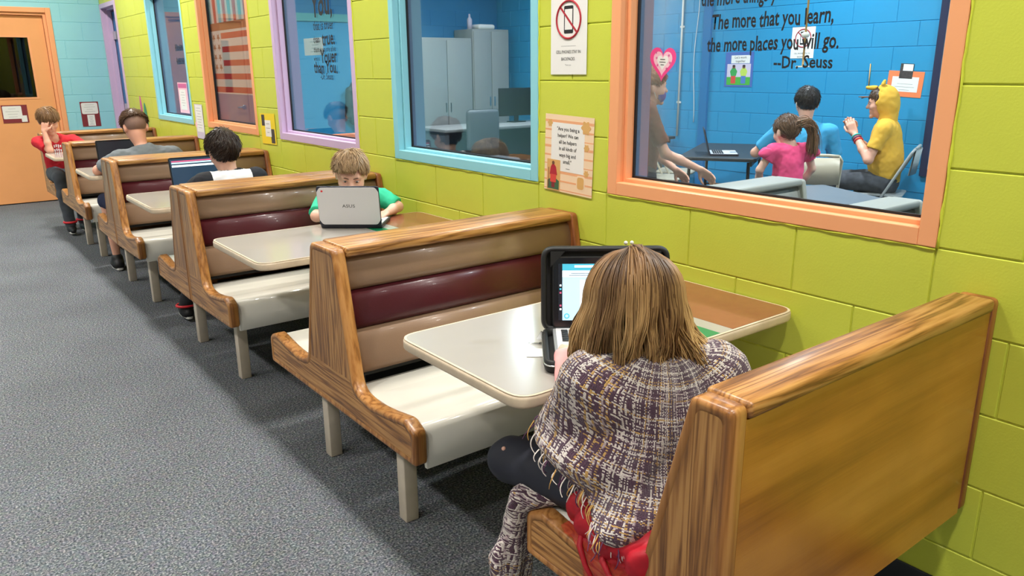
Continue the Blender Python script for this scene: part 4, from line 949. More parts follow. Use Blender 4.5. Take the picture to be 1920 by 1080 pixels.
# long hair
hc, hf_, hu_ = J['head'], A[1], A[2]; N = 3600; K = 18; phis = []; pl = []; cl = []
F = Field(hc - V(.16, .16, .18), hc + V(.16, .16, .16), .005); F.add(ell(at(0, -.012, .022), V(.080, .100, .094) * .97, A), .01)
pq = at(0, .045, -.02); F.cut(lambda X, Y, Z: plane(pq, nrm(hf_ * 1.0 - hu_ * .55))(X, Y, Z)); cap_me = F.mesh('hair', off)
fx = nrm(V(hf_[0], hf_[1], 0)); rx = V(fx[1], -fx[0], 0)
for i in range(N):
    side = 1 if i % 2 else -1
    pa = RNG.uniform(-1, 1); phi = RNG.uniform(0, 1) ** .9 * 2.5 - .15      # angle away from straight behind, to each side
    dirv = -fx * math.cos(phi) + rx * side * math.sin(phi)
    lay = RNG.uniform(0, 1); ex = .006 + .014 * lay
    top = at(side * RNG.uniform(.002, .012), -.05 + .10 * (phi / 2.35) + RNG.uniform(-.03, .03), .108 + ex * .5)
    back = math.cos(phi); sd = math.sin(phi)
    eq = at(side * sd * (.094 + ex), -back * (.112 + ex) - .010, -.004)
    tipr = .080 + .024 * abs(sd) + .022 * lay; zt = .862 + RNG.normal(scale=.013) - .02 * abs(sd) * (1 if side < 0 else .4) + (.014 if back > .7 else 0)
    tip = V(hc[0], hc[1], 0) + dirv * tipr + V(0, 0, zt)
    swp = (rx * .075 - fx * .02 + V(0, 0, -.012)) * RNG.uniform(0, 1.3) * abs(sd) if (side > 0 and lay > .45) else V(0, 0, 0)
    wavp = RNG.uniform(0, 1.2) + int((side * phi + 3) * 5) * 2.1; amp = .004 + .009 * lay
    path = []
    for q in np.linspace(0, 1, K):
        if q < .42:
            a = q / .42 * math.pi / 2; ctrl = top + (eq - top) * 0
            p = V(top[0], top[1], 0) * math.cos(a) ** 1.0 + V(eq[0], eq[1], 0) * 0; sa, ca = math.sin(a) ** .86, max(0.0, math.cos(a)) ** .86; p = V(top[0] + (eq[0] - top[0]) * sa, top[1] + (eq[1] - top[1]) * sa, eq[2] + (top[2] - eq[2]) * ca)
        else:
            t = (q - .42) / .58; m = V(eq[0], eq[1], 0) * (1 - t) + V(tip[0], tip[1], 0) * t; bul = dirv * .014 * math.sin(math.pi * t)
            p = V(m[0], m[1], eq[2] + (tip[2] - eq[2]) * t) + bul + (np.cross(dirv, V(0, 0, 1)) * math.sin(t * 5 + wavp) + dirv * math.cos(t * 6 + wavp)) * amp * t + swp * max(0, (t - .45) / .55) ** 1.6
        path.append(p)
    pl.append(path); ck_ = int((side * phi + 3) * 5); tone = np.clip(RNG.normal(.36, .2) + .22 * abs(sd) + .34 * math.sin(ck_ * 7.31) * (.4 + lay), 0, 1); qq = np.linspace(0, 1, K)[:, None]
    d0, d1, d2 = LIN(74, 52, 36), LIN(142, 104, 66), LIN(214, 176, 120)
    c0 = d0 + (d1 - d0) * tone; c1 = d1 * .75 + (d2 - d1 * .75) * tone; cl.append(c0 + (c1 - c0) * np.clip(qq * 1.5 - .25, 0, 1))
strands_mesh('hair', np.array(pl), .0021, .0011, np.array(cl), off, 3, MT['hair_strands'], root, cap_me)
for x in (-.007, .007): MB().ball(tuple(at(x, -.005, .132) - off), (.0045, .0045, .0045), 10).done('hair_clip_pearl', MT['white_plastic'], root)

# ================================================================== LAPTOPS
def laptop(label, loc, rz, tilt, lidm, case=False, wd=.29, dp=.20, hgt=.195, screen=None, keys=True):
    """hinge line along local x at y = 0; the keyboard lies towards -y, the screen faces -y"""
    r = thing('laptop', label, 'laptop', loc, rz)
    MB().prism(rrect(-wd / 2, wd / 2, -dp, .004, .012), .002, .017, 'z', bev=.003).done('base', MT['silver' if lidm != 'navy_plastic' else 'navy_plastic'], r)
    MB().prism(rrect(-wd / 2 + .008, wd / 2 - .008, -dp + .008, -.006, .01), .0165, .0176, 'z').done('keyboard_deck', MT['lid_white'], r)
    kw = (wd - .044) / 12
    kb = bmesh.new()
    first = None
    for row in range(5):
        for c in range(12):
            x = -wd / 2 + .022 + c * kw; y = -.026 - row * .0185
            if first is None:
                first = MB().box(0, kw - .003, -.0155, 0, 0, .0022, bev=.0006, seg=1).done('key', MT['black'], r, (x, y, .0176))
            else:
                k = first.copy(); COL.objects.link(k); k.parent = r; k.location = (x, y, .0176)
    kb.free()
    MB().box(-.05, .05, -dp + .012, -dp + .065, .0172, .0180).done('touchpad', MT['silver'], r)
    T = Matrix.Translation((0, .002, .014)) @ Matrix.Rotation(-tilt, 4, 'X')
    m = MB(); m.prism(rrect(-wd / 2, wd / 2, 0, hgt, .014), -.008, .0, 'y', bev=.002, M=T @ Matrix.Translation((0, .008, 0))); lid = m.done('lid', MT[lidm], r)
    m = MB().prism(rrect(-wd / 2 + .004, wd / 2 - .004, .004, hgt - .004, .011), -.0013, 0, 'y', M=T); m.done('screen_bezel', MT['dark_screen'], lid)
    return r, lid, T
def scr_mat(name, c, e): MT[name] = plain(name, c, rough=.3, emit=e); return MT[name]
scr_mat('scr_blue', S(176, 214, 232), .75); scr_mat('scr_white', S(226, 238, 244), .75); scr_mat('scr_teal', S(70, 170, 196), .7); scr_mat('scr_dark', S(30, 34, 44), .3); scr_mat('scr_pink', S(188, 84, 120), .6); scr_mat('scr_navy', S(28, 52, 74), .5); scr_mat('scr_grey', S(120, 140, 156), .6)
def panel(mb_name, x0, x1, z0, z1, mat, par, T, y=-.0016): MB().box(x0, x1, y - .0004, y, z0, z1, M=T).done(mb_name, MT[mat], par)
# the girl's laptop in its zip case
HX, HY = -.642, 1.432; rz = math.atan2(-.62, .78)
r, lid, T = laptop('open laptop with a lit document in a black zip case', (HX, HY, .7815), rz, .20, 'black', wd=.29, dp=.20, hgt=.196)
panel('screen', -.128, .128, .022, .176, 'scr_blue', lid, T); panel('browser_bar', -.118, .128, .158, .176, 'scr_teal', lid, T, -.0021); panel('toolbar', -.118, .128, .140, .158, 'scr_white', lid, T, -.0021)
panel('page', -.070, .118, .022, .132, 'scr_white', lid, T, -.0021); panel('app_shelf', -.128, -.118, .022, .176, 'scr_dark', lid, T, -.0021); panel('address_field', -.085, .10, .166, .172, 'scr_white', lid, T, -.0026)
for z, a, b in ((.150, -.095, .02), (.145, -.10, -.01), (.112, -.045, .06), (.084, -.045, .04), (.056, -.045, .07)): panel('text_line', a, b, z - .001, z + .001, 'scr_grey', lid, T, -.0026)
for z, c in ((.115, 'scr_white'), (.105, 'scr_teal'), (.095, 'scr_pink'), (.06, 'scr_pink'), (.05, 'scr_white')): panel('app_icon', -.1255, -.1205, z, z + .005, c, lid, T, -.0026)
MB().tube([tuple(T @ Vector((-.106 + .006 * math.cos(q), -.0024, .034 + .006 * math.sin(q)))) for q in [k * math.pi / 8 for k in range(16)]], .0016, 6, closed=True).done('chat_button', MT['scr_teal'], lid)
# zip case: two padded trays with a zip round the rim
cs = thing('laptop_case', 'black padded zip case holding the open laptop', 'laptop case', (HX, HY, .768), rz)
def tray(w, d0, d1, th, hh, M=None):
    m = MB(); out = rrect(-w, w, d0, d1, .032, 8); inn = inset(out, .012)
    m.prism(out, 0, th, 'z', bev=.005, M=M); b = bmesh.new(); R = []
    for pl_, z in ((out, th * .5), (inset(out, -.004), th + .004), (out, hh), (inset(out, .005), hh + .003), (inn, hh - .002), (inn, th * .5)): R.append([b.verts.new((p[0], p[1], z)) for p in pl_])
    for A_, B_ in zip(R, R[1:]):
        for i in range(len(A_)): f = b.faces.new((A_[i], A_[(i + 1) % len(A_)], B_[(i + 1) % len(A_)], B_[i])); f.smooth = True
    if M is not None: b.transform(M)
    m._merge(b); return m
tray(.172, -.262, -.002, .012, .030).done('lower_tray', MT['black'], cs)
TT = Matrix.Translation((0, .022, .012)) @ Matrix.Rotation(-.20, 4, 'X') @ Matrix.Rotation(math.pi / 2, 4, 'X')
tray(.172, .004, .232, .006, .022, TT).done('upper_tray', MT['black'], cs)
zp = rrect(-.172, .172, -.262, -.002, .032, 8); MB().tube([(p[0] * 1.012, p[1] * 1.012 - .001, .021) for p in zp], .0022, 6, closed=True).done('zip_track', MT['chrome'], cs)
for sx in (-1, 1): MB().box(-.006, .006, -.0015, .0015, -.012, .012, M=Matrix.Translation((sx * .178, -.05, .024)) @ Matrix.Rotation(.5, 4, 'Y')).done('zip_pull', MT['chrome'], cs)
for sx in (-1, 1): MB().prism([(sx * .150, .222), (sx * .150, .178), (sx * .11, .222)], .008, .024, 'z', M=TT).done('corner_strap', MT['black'], cs)
for sx in (-1, 1): MB().prism([(sx * .150, -.235), (sx * .150, -.190), (sx * .10, -.235)], .0135, .0160, 'z').done('corner_strap', MT['black'], cs)
# little things on the girl's table
k = thing('zip_charm', 'small metal zip charm lying beside the black laptop case', 'zip charm', (-.822, 1.518, .7682))
MB().box(-.018, .014, -.002, .002, 0, .003, bev=.001, M=Matrix.Rotation(-.75, 4, 'Z')).done('bar', MT['chrome'], k); MB().tube([(.012 + .005 * math.cos(q), -.012 + .005 * math.sin(q), .002) for q in [i * math.pi / 6 for i in range(12)]], .0012, 6, closed=True).done('ring', MT['black'], k)
tag(MB().box(-.05, .04, -.03, .03, 0, .0012, M=Matrix.Rotation(-.66, 4, 'Z')).done('paper_slip', MT['white_paper'], None, (-.845, 1.445, .7682)), 'small white slip of paper under the corner of the laptop case', 'paper')
# the boy in green's laptop, lid towards the camera
cx_, cy_ = (-.596 - .378) / 2, (3.374 + 3.191) / 2
r, lid, T = laptop('laptop with a pale grey lid and dark corners, lid towards the camera', (cx_, cy_, .7682), math.atan2(.643, -.766), .16, 'navy_plastic', wd=.290, dp=.205, hgt=.192)
pl_ = fillet([(-.128, .008), (.128, .008), (.143, .030), (.143, .165), (.128, .187), (-.128, .187), (-.143, .165), (-.143, .030)], .018, 5)
MB().prism(pl_, .0005, .003, 'y', bev=.001, M=T @ Matrix.Translation((0, .008, 0))).done('lid_cover', MT['lid_white'], lid)
R3 = (T.to_3x3() @ Matrix(((-1, 0, 0), (0, 0, 1), (0, 1, 0)))); p = T @ Vector((0, .0115, .098))
text('ASUS', .021, MT['ink'], lid, tuple(p), .0, sx=1.25, frame=R3, name='brand_mark')
p = T @ Vector((.118, .0113, .170)); MB().tube([tuple(p), tuple(p + T.to_3x3() @ Vector((0, .0006, 0)))], .005, 14).done('round_sticker', MT['red_band'], lid)
# the dark-haired boy's laptop and the grey man's
r, lid, T = laptop('black laptop with a half-lit dark screen in front of the boy in black and white', (-.69, 4.93, .7682), 0.0, .22, 'black', wd=.31, dp=.20, hgt=.205)
panel('screen', -.148, .148, .012, .195, 'scr_navy', lid, T); panel('browser_bar', -.14, .148, .176, .184, 'scr_pink', lid, T, -.0021); panel('title_bar', -.14, .148, .166, .174, 'scr_blue', lid, T, -.0021); panel('toolbar', -.14, .148, .146, .158, 'scr_white', lid, T, -.0021)
r, lid, T = laptop('black laptop mostly hidden behind the man in grey', (-.78, 6.66, .7682), 0.0, .1, 'black', wd=.31, dp=.2, hgt=.20)
panel('screen', -.145, .145, .014, .188, 'scr_dark', lid, T)
# ---- laptop on the table behind the glass, later section uses laptop() too

# ================================================================== SIGNS AND LETTERING
paint('maroon_card', S(128, 40, 48), rough=.6); paint('yellow_card', S(238, 208, 40), rough=.6); paint('peach_card', S(240, 210, 176), rough=.65, var=.03); paint('lilac_card', S(208, 196, 214), rough=.65)
paint('sign_red', S(176, 34, 50), rough=.6); paint('tan_paper', S(216, 168, 100), rough=.65); paint('stripe_peach', S(232, 168, 122), rough=.65); paint('photo_dark', S(70, 62, 60), rough=.5, var=.5, vscale=60)
paint('card_green', S(60, 100, 70), rough=.65); paint('pink_card', S(236, 70, 140), rough=.6); paint('pale_pink_card', S(240, 190, 205), rough=.6); paint('orange_card', S(240, 130, 80), rough=.6); paint('blue_card', S(72, 104, 176), rough=.6)
paint('leaf_green', S(40, 142, 110), rough=.5); paint('petal_pink', S(206, 96, 150), rough=.5); paint('grass', S(70, 170, 60), rough=.6); paint('fig_red', S(214, 70, 60), rough=.6); paint('fig_green', S(50, 160, 80), rough=.6); paint('fig_skin', S(110, 70, 48), rough=.6); paint('fig_lime', S(190, 214, 90), rough=.6); paint('fig_jeans', S(80, 120, 190), rough=.6)
paint('flag_red', S(196, 52, 50), rough=.6); paint('flag_white', S(220, 206, 196), rough=.6); paint('flag_blue', S(122, 118, 158), rough=.6); paint('brown_band', S(150, 80, 44), rough=.6); paint('teal_strip', S(100, 176, 184), rough=.6)
class Sheet:
    """a sheet of paper standing off a wall; x runs to the reader's right, y up, in metres from its centre"""
    def __init__(s, name, label, cat, wall, centre, w, h, mat, tilt=0.0, thick=.0012, group=None):
        s.F = FR[wall] @ Matrix.Rotation(tilt, 3, 'Z') if wall in FR else wall; s.wall = wall; s.z = thick
        s.M = s.F.to_4x4(); s.root = tag(MB().box(-w / 2, w / 2, -h / 2, h / 2, 0, thick, M=s.M).done(name, MT[mat], None, centre), label, cat, group)
    def rect(s, name, x0, x1, y0, y1, mat, lev=1): MB().box(x0, x1, y0, y1, s.z, s.z + .0003 * lev, M=s.M).done(name, MT[mat], s.root); return s
    def shape(s, name, pts, mat, lev=1): MB().prism(pts, s.z, s.z + .0003 * lev, 'z', M=s.M).done(name, MT[mat], s.root); return s
    def text(s, t, size, x, y, mat='ink', bold=0.0, lev=2, sx=1.0, wob=0.0, name='printed_words', align='CENTER'):
        text(t, size, MT[mat], s.root, tuple(s.F @ Vector((x, y, s.z + .0003 * lev + .0002))), bold, align, sx, wob, name, s.F); return s
    def lines(s, name, x, y, w, n, pitch, mat='grey_ink', lev=2):
        m = MB()
        for k in range(n):
            ww = w * (.75 + .25 * math.sin(k * 2.3 + x * 50)); m.box(x - ww / 2, x + ww / 2, y - k * pitch - .0012, y - k * pitch + .0012, s.z, s.z + .0003 * lev, M=s.M)
        m.done(name, MT[mat], s.root); return s
def disc(cx, cy, r, n=20, ry=None): return [(cx + r * math.cos(k * 2 * math.pi / n), cy + (ry or r) * math.sin(k * 2 * math.pi / n)) for k in range(n)]
def ring_shape(S_, name, cx, cy, r, wd, mat, lev=2):
    pts = [tuple(S_.M.to_3x3() @ Vector((cx + r * math.cos(q), cy + r * math.sin(q), S_.z + .0006))) for q in [k * math.pi / 20 for k in range(40)]]
    MB().tube(pts, wd, 6, closed=True).done(name, MT[mat], S_.root)
def phone_sign(label, wall, centre, w, h, tilt=0):
    s = Sheet('no_phone_sign', label, 'sign', wall, centre, w, h, 'white_paper', tilt)
    k = w / .205; y0 = h / 2 - .085 * k
    s.shape('phone_body', fillet([(-.026 * k, y0 - .05 * k), (.026 * k, y0 - .05 * k), (.026 * k, y0 + .05 * k), (-.026 * k, y0 + .05 * k)], .006 * k), 'ink', 1).rect('phone_screen', -.021 * k, .021 * k, y0 - .036 * k, y0 + .038 * k, 'white_paper', 2)
    ring_shape(s, 'ban_ring', 0, y0, .068 * k, .004 * k, 'sign_red')
    M2 = s.M @ Matrix.Translation((0, y0, 0)) @ Matrix.Rotation(-.78, 4, 'Z'); MB().box(-.067 * k, .067 * k, -.004 * k, .004 * k, s.z + .0004, s.z + .0012, M=M2).done('ban_bar', MT['sign_red'], s.root)
    s.rect('rule', -.042 * k, .042 * k, y0 - .096 * k, y0 - .095 * k, 'grey_ink').text('CELL PHONES STAY IN', .0165 * k, 0, y0 - .117 * k, sx=.84).text('BACKPACKS.', .0165 * k, 0, y0 - .143 * k, sx=.84).text('Thank you', .008 * k, 0, y0 - .165 * k, 'grey_ink')
    return s
phone_sign('white no-phones sign on the green wall beside the orange window', 'wall', (-.003, 2.315, 1.60), .205, .285)
# peach quotation sheet
s = Sheet('quotation_poster', 'peach striped quotation sheet taped to the green wall below the no-phones sign', 'poster', 'wall', (-.003, 2.309, 1.150), .285, .305, 'peach_card', -.03)
for k in range(9): s.rect('stripe', -.1425, .1425, -.146 + k * .0335, -.142 + k * .0335 + (k % 3) * .003, 'stripe_peach')
s.rect('text_sheet', -.103, .092, -.068, .122, 'white_paper', 2)
for k, t in enumerate(('"Are you being a', 'helper? We can', 'all be helpers', 'in all kinds of', 'ways big and', 'small."')): s.text(t, .0205, -.004, .098 - k * .0255, 'ink', .012, 3, sx=.95)
s.lines('text_line', 0, -.056, .03, 1, .01, 'grey_ink', 3)
for (x, y, r) in ((-.112, .118, .014), (.098, .112, .024), (.105, .036, .013), (.108, -.062, .012)):
    s.shape('flower', [(x + r * (1 + .16 * math.cos(6 * q)) * math.cos(q), y + r * (1 + .16 * math.cos(6 * q)) * math.sin(q)) for q in [k * math.pi / 24 for k in range(48)]], 'tan_paper', 3)
s.shape('badge_edge', rrect(.052, .102, -.132, -.074, .014), 'peach_card', 2).shape('badge', rrect(.058, .096, -.127, -.080, .012), 'tan_paper', 3)
s.rect('picture', -.125, -.045, -.150, -.026, 'tan_paper', 4).shape('picture_hill', [(-.120, -.146), (-.05, -.146), (-.05, -.11), (-.085, -.095), (-.12, -.112)], 'card_green', 5)
s.shape('figure_coat', [(-.108, -.088), (-.062, -.088), (-.07, -.055), (-.08, -.046), (-.094, -.046), (-.102, -.058)], 'sign_red', 6).shape('figure_head', disc(-.087, -.040, .008, 12), 'fig_skin', 6).rect('figure_skirt', -.103, -.068, -.118, -.086, 'fig_red', 7).rect('figure_boots', -.096, -.076, -.14, -.116, 'maroon_card', 6).rect('figure_staff', -.116, -.113, -.14, -.06, 'maroon_card', 6)
# yellow sheet, lilac sheet
s = Sheet('yellow_poster', 'yellow quotation sheet on the green wall between the lavender and farther orange windows', 'poster', 'wall', (-.003, 5.535, 1.083), .275, .215, 'yellow_card', .02)
s.rect('text_sheet', -.055, .055, -.055, .06, 'white_paper', 2).lines('text_line', 0, .035, .08, 3, .03, 'ink', 3).rect('photo', -.115, -.055, .02, .098, 'photo_dark').rect('photo', .045, .115, -.10, .0, 'photo_dark')
s = Sheet('lilac_poster', 'tall white and lilac quotation sheet beside the far cyan window', 'poster', 'wall', (-.003, 7.17, 1.06), .225, .295, 'lilac_card', 0)
s.rect('text_sheet', -.09, .10, -.09, .14, 'white_paper').lines('text_line', 0, .115, .15, 8, .024).shape('flower', disc(-.108, -.03, .026, 14), 'pale_pink_card', 2)
# end wall and door notices
def maroon(label, c, w, h, text_up):
    s = Sheet('maroon_notice', label, 'sign', 'end', c, w, h, 'maroon_card', 0); return s
s = maroon('maroon notice with white text taped on the orange door', (-1.035, YE + .046, 1.033), .255, .200, 0); s.shape('text_sheet', fillet([(-.118, -.055), (.07, -.055), (.07, .088), (-.118, .088)], .012), 'white_paper').lines('text_line', -.024, .058, .14, 4, .03).rect('small_card', .056, .112, -.092, -.02, 'white_paper', 2)
s = maroon('maroon notice with white text on the pale blue wall', (-.268, YE - .002, 1.003), .200, .290, 1); s.shape('text_sheet', fillet([(-.088, .002), (.088, .002), (.088, .133), (-.088, .133)], .02), 'white_paper').lines('text_line', 0, .108, .13, 4, .026).rect('small_card', -.038, .042, -.138, -.008, 'white_paper', 2).lines('text_line', .002, -.03, .05, 7, .015, lev=3)
# leaf cut-outs
for nm, lb, c, a, b_, m in (('paper_petal', 'pink paper petal stuck on the green wall by the far doorway', (-.001, 9.245, 1.13), .042, .11, 'petal_pink'), ('paper_leaf', 'green paper leaf stuck on the green wall by the far doorway', (-.002, 9.08, 1.0), .062, .17, 'leaf_green')):
    tag(MB().prism([(p[0] * math.cos(.1) - p[1] * .08, p[1]) for p in disc(0, 0, a, 24, b_)], 0, .0012, 'z', M=FR['wall'].to_4x4()).done(nm, MT[m], None, c), lb, 'paper cut-out')
# heart on the big window
def heart(r): return [(r * (16 * math.sin(q) ** 3) / 16, r * (13 * math.cos(q) - 5 * math.cos(2 * q) - 2 * math.cos(3 * q) - math.cos(4 * q)) / 15) for q in [k * 2 * math.pi / 40 for k in range(40)]]
GX = .073
s = Sheet('paper_heart', 'pink paper heart stuck on the large orange-framed window', 'paper heart', 'wall', (GX, 1.905, 1.499), .04, .04, 'pink_card', -.05)
s.shape('heart_edge', heart(.060), 'pink_card', 1).shape('heart_middle', heart(.043), 'pale_pink_card', 2).shape('heart_centre', heart(.026), 'white_paper', 3)
s.lines('text_line', 0, .008, .03, 3, .009, 'ink', 4)
for (x, y) in ((.027, .022), (-.028, .012), (-.022, -.012), (.02, -.022), (-.032, .03), (.034, -.002)): s.shape('star', [(x + (.006 if k % 2 else .0025) * math.cos(k * math.pi / 5), y + (.006 if k % 2 else .0025) * math.sin(k * math.pi / 5)) for k in range(10)], 'petal_pink', 4)
# lettering on the panes
def lettering(label, centre):
    r = thing('window_lettering', label, 'lettering', centre); return r
r = lettering('black quotation lettering on the large orange-framed window', (GX, 1.485, 1.55))
LT = lambda t, size, y, z, bold=.022, sx=.95, wob=.02: text(t, size, MT['ink'], r, (0, y - r.location.y, z - r.location.z), bold, 'CENTER', sx, wob, 'lettering_line', 'wall')
LT('the more things you will know.', .062, 1.50, 1.690, sx=.64); LT('The more that you learn,', .064, 1.488, 1.618, sx=.655); LT('the more places you will go.', .062, 1.483, 1.548, sx=.655); LT('--Dr. Seuss', .050, 1.362, 1.490, .02, .88)
r = lettering('black quotation lettering on the lavender-framed window', (GX, 4.67, 1.65))
LT('You,', .19, 4.665, 1.865, .02, 0.806); LT('that is truer', .078, 4.665, 1.747, .006, 0.754); LT('than', .060, 4.775, 1.668, .008, 0.806); LT('true.', .115, 4.60, 1.668, .02, 0.806); LT('there is no one alive', .046, 4.665, 1.607, .002, 0.832)
LT('who is', .040, 4.79, 1.553, .004, 0.806); LT('Youer', .110, 4.615, 1.562, .02, 0.806); LT('than You.', .098, 4.67, 1.497, .02, 0.884); LT('-Dr. Seuss', .056, 4.66, 1.444, .004, 0.780)
r = lettering('dark quotation lettering on the far cyan window', (GX, 7.83, 1.62)); lm = MB(); rq = random.Random(3)
for row, z in ((0, .07), (1, -.05)):
    for k in range(7): a_ = -.12 + k * .036; lm.box(-.0006, 0, a_, a_ + .014, z - .02, z + .022 + .02 * rq.random()); lm.box(-.0006, 0, a_ + .008, a_ + .026, z + .01 * rq.random(), z + .012)
lm.done('lettering_line', MT['ink'], r)
s = Sheet('window_note', 'white paper note on the lavender-framed window', 'note', 'wall', (.084, 4.85, 1.628), .285, .105, 'white_paper'); s.lines('text_line', .03, .03, .16, 4, .02)
s = Sheet('pink_notice', 'pink and white notice on the far cyan window', 'sign', 'wall', (GX - .001, 7.86, 1.245), .30, .28, 'pale_pink_card'); s.rect('heading', -.14, .14, .09, .13, 'petal_pink').rect('text_sheet', -.11, .09, -.11, .075, 'white_paper', 2).lines('text_line', -.01, .05, .14, 6, .024, lev=3)
# striped banner behind the farther orange window
s = Sheet('striped_banner', 'red and white striped paper banner with stars behind the farther orange window', 'banner', 'wall', (.088, 6.36, 1.56), 1.06, .98, 'flag_white')
for k in range(5): s.rect('red_stripe', -.53, .53, .22 - k * .105 - .045, .22 - k * .105, 'flag_red')
s.rect('star_field', -.53, -.28, -.08, .24, 'flag_white', 2)
for i in range(2):
    for j in range(4):
        x, y = -.46 + i * .11, .19 - j * .078; s.shape('star', [(x + (.045 if k % 2 else .018) * math.cos(k * math.pi / 5 + .3), y + (.034 if k % 2 else .014) * math.sin(k * math.pi / 5 + .3)) for k in range(10)], 'brown_band', 3)
s.rect('lower_panel', -.53, .40, -.49, -.255, 'flag_blue', 2).rect('brown_band', -.53, .53, .24, .30, 'brown_band', 2).rect('teal_edge', .40, .53, -.49, -.20, 'teal_strip', 2).shape('red_dot', disc(.46, -.43, .055, 18), 'flag_red', 3)
for k in range(9): s.shape('pennant_stripe', [(-.53 + k * .118, .30), (-.47 + k * .118, .30), (-.46 + k * .118, .49), (-.54 + k * .118, .49)], 'flag_red' if k % 2 else 'teal_strip', 2)

# ================================================================== THE ROOM BEHIND THE GLASS
def folding_chair(label, loc, rz, m='beige_metal', group='folding chairs behind the glass'):
    """seat faces local +y"""
    r = thing('folding_chair', label, 'chair', loc, rz, group)
    for sx in (-.205, .205):
        MB().tube([(sx, .20, .0), (sx, -.02, .44), (sx * .98, -.20, .80), (sx * .86, -.225, .835)], .011, 8).done('front_leg', MT[m], r)
        MB().tube([(sx * .86, -.20, .0), (sx * .86, .10, .44)], .010, 8).done('rear_leg', MT[m], r)
    MB().tube([(-.176, -.225, .835), (-.1, -.235, .842), (.1, -.235, .842), (.176, -.225, .835)], .011, 8).done('top_tube', MT[m], r)
    b = bmesh.new(); R = []
    for i in range(9):
        x = -.195 + i * .04875; c = .03 * (1 - (x / .195) ** 2)
        R.append([b.verts.new((x * (.93 if k > 1 else 1), -.205 - (z - .62) * .13 - c + d, z)) for k, (z, d) in enumerate(((.62, 0), (.62, .012), (.825, .012), (.825, 0)))])
    for A_, B_ in zip(R, R[1:]):
        for k in range(4): f = b.faces.new((A_[k], B_[k], B_[(k + 1) % 4], A_[(k + 1) % 4])); f.smooth = k in (1, 3)
    m_ = MB(); m_._merge(b); m_.done('backrest', MT[m], r)
    MB().prism(rrect(-.195, .195, -.17, .22, .05), .435, .452, 'z', bev=.006).done('seat', MT[m], r)
    MB().tube([(-.176, -.08, .16), (.176, -.08, .16)], .008, 6).done('stretcher', MT[m], r)
    return r
def folding_table(label, loc, rz, L, W, m='table_black'):
    r = thing('folding_table', label, 'table', loc, rz)
    MB().prism(rrect(-L / 2, L / 2, -W / 2, W / 2, .03), .712, .742, 'z', bev=.006).done('tabletop', MT[m], r)
    MB().box(-L / 2 + .05, L / 2 - .05, -W / 2 + .04, -W / 2 + .06, .67, .712).box(-L / 2 + .05, L / 2 - .05, W / 2 - .06, W / 2 - .04, .67, .712).done('apron', MT['black'], r)
    for sx in (-1, 1):
        for sy in (-1, 1): MB().tube([(sx * (L / 2 - .18), sy * (W / 2 - .08), .69), (sx * (L / 2 - .10), sy * (W / 2 - .06), 0)], .014, 8).done('leg', MT['black'], r)
        MB().tube([(sx * (L / 2 - .14), -W / 2 + .07, .35), (sx * (L / 2 - .14), W / 2 - .07, .35)], .010, 6).done('crossbar', MT['black'], r)
    return r
T1R = math.atan2(.5, .87)
folding_table('long black folding table beside the man in the blue shirt', (3.93, 4.52, 0), T1R, 1.35, .66)
folding_table('dark folding table farther back at the left of the large window', (4.42, 6.6, 0), math.pi / 2, 1.5, .7)
folding_table('grey table just inside the large window', (2.02, 2.62, 0), math.atan2(-.42, .9), .95, .70, 'grey_top')
folding_chair('folding chair with the man in the blue shirt on it', (3.47, 3.38, 0), math.atan2(-.8, .6))
folding_chair('folding chair with the woman in the yellow hood on it', (4.43, 3.27, 0), .36, 'grey_metal')
folding_chair('empty beige folding chair beyond the black table, nearest the man in blue', (4.24, 5.40, 0), -2.62)
folding_chair('empty beige folding chair beyond the black table, left of the other one', (3.76, 5.17, 0), -2.62)
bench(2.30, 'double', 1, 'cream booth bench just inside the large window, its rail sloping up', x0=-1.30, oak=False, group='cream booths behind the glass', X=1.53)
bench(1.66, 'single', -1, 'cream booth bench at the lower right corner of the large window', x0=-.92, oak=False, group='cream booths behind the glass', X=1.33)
r, lid, T = laptop('grey laptop open on the black table behind the glass', (3.55, 4.42, .742), .72, .25, 'navy_plastic', wd=.34, dp=.24, hgt=.22)
panel('screen', -.15, .15, .02, .20, 'scr_dark', lid, T)
# ---- people
f3 = lambda *a: nrm(V(*a))
def rotJ(c, fdir, J):
    """joints given as (right, forward, z) about a point, turned so that forward is fdir"""
    f = nrm(V(fdir[0], fdir[1], 0)); r = V(f[1], -f[0], 0); out = {}
    for k, v in J.items():
        w_ = r * v[0] + f * v[1] + V(0, 0, v[2]); out[k] = w_ if k in ('face', 'up', 'toeL', 'toeR') else V(c[0], c[1], 0) + w_
    return out
def sit(lean=.12, z0=.55): return dict(pelvis=(0, 0, z0), chest=(0, lean * .6, z0 + .34), neck=(0, lean * .9, z0 + .49), head=(0, lean * 1.1 + .02, z0 + .655), face=(0, 1, -.15), up=(0, .1, 1), shL=(-.19, lean * .8, z0 + .43), shR=(.19, lean * .8, z0 + .43), hipL=(-.09, .03, z0 - .01), hipR=(.09, .03, z0 - .01), knL=(-.12, .44, z0 - .02), knR=(.12, .44, z0 - .02), anL=(-.12, .42, .09), anR=(.12, .42, .09))
def stand(h=1.0): return dict(pelvis=(0, 0, .93 * h), chest=(0, .01, 1.27 * h), neck=(0, 0, 1.44 * h), head=(0, .03, 1.60 * h), face=(0, 1, -.1), up=(0, .05, 1), shL=(-.19 * h, 0, 1.40 * h), shR=(.19 * h, 0, 1.40 * h), hipL=(-.09 * h, 0, .90 * h), hipR=(.09 * h, 0, .90 * h), knL=(-.1 * h, .02, .50 * h), knR=(.1 * h, .02, .50 * h), anL=(-.11 * h, 0, .08), anR=(.11 * h, 0, .08))
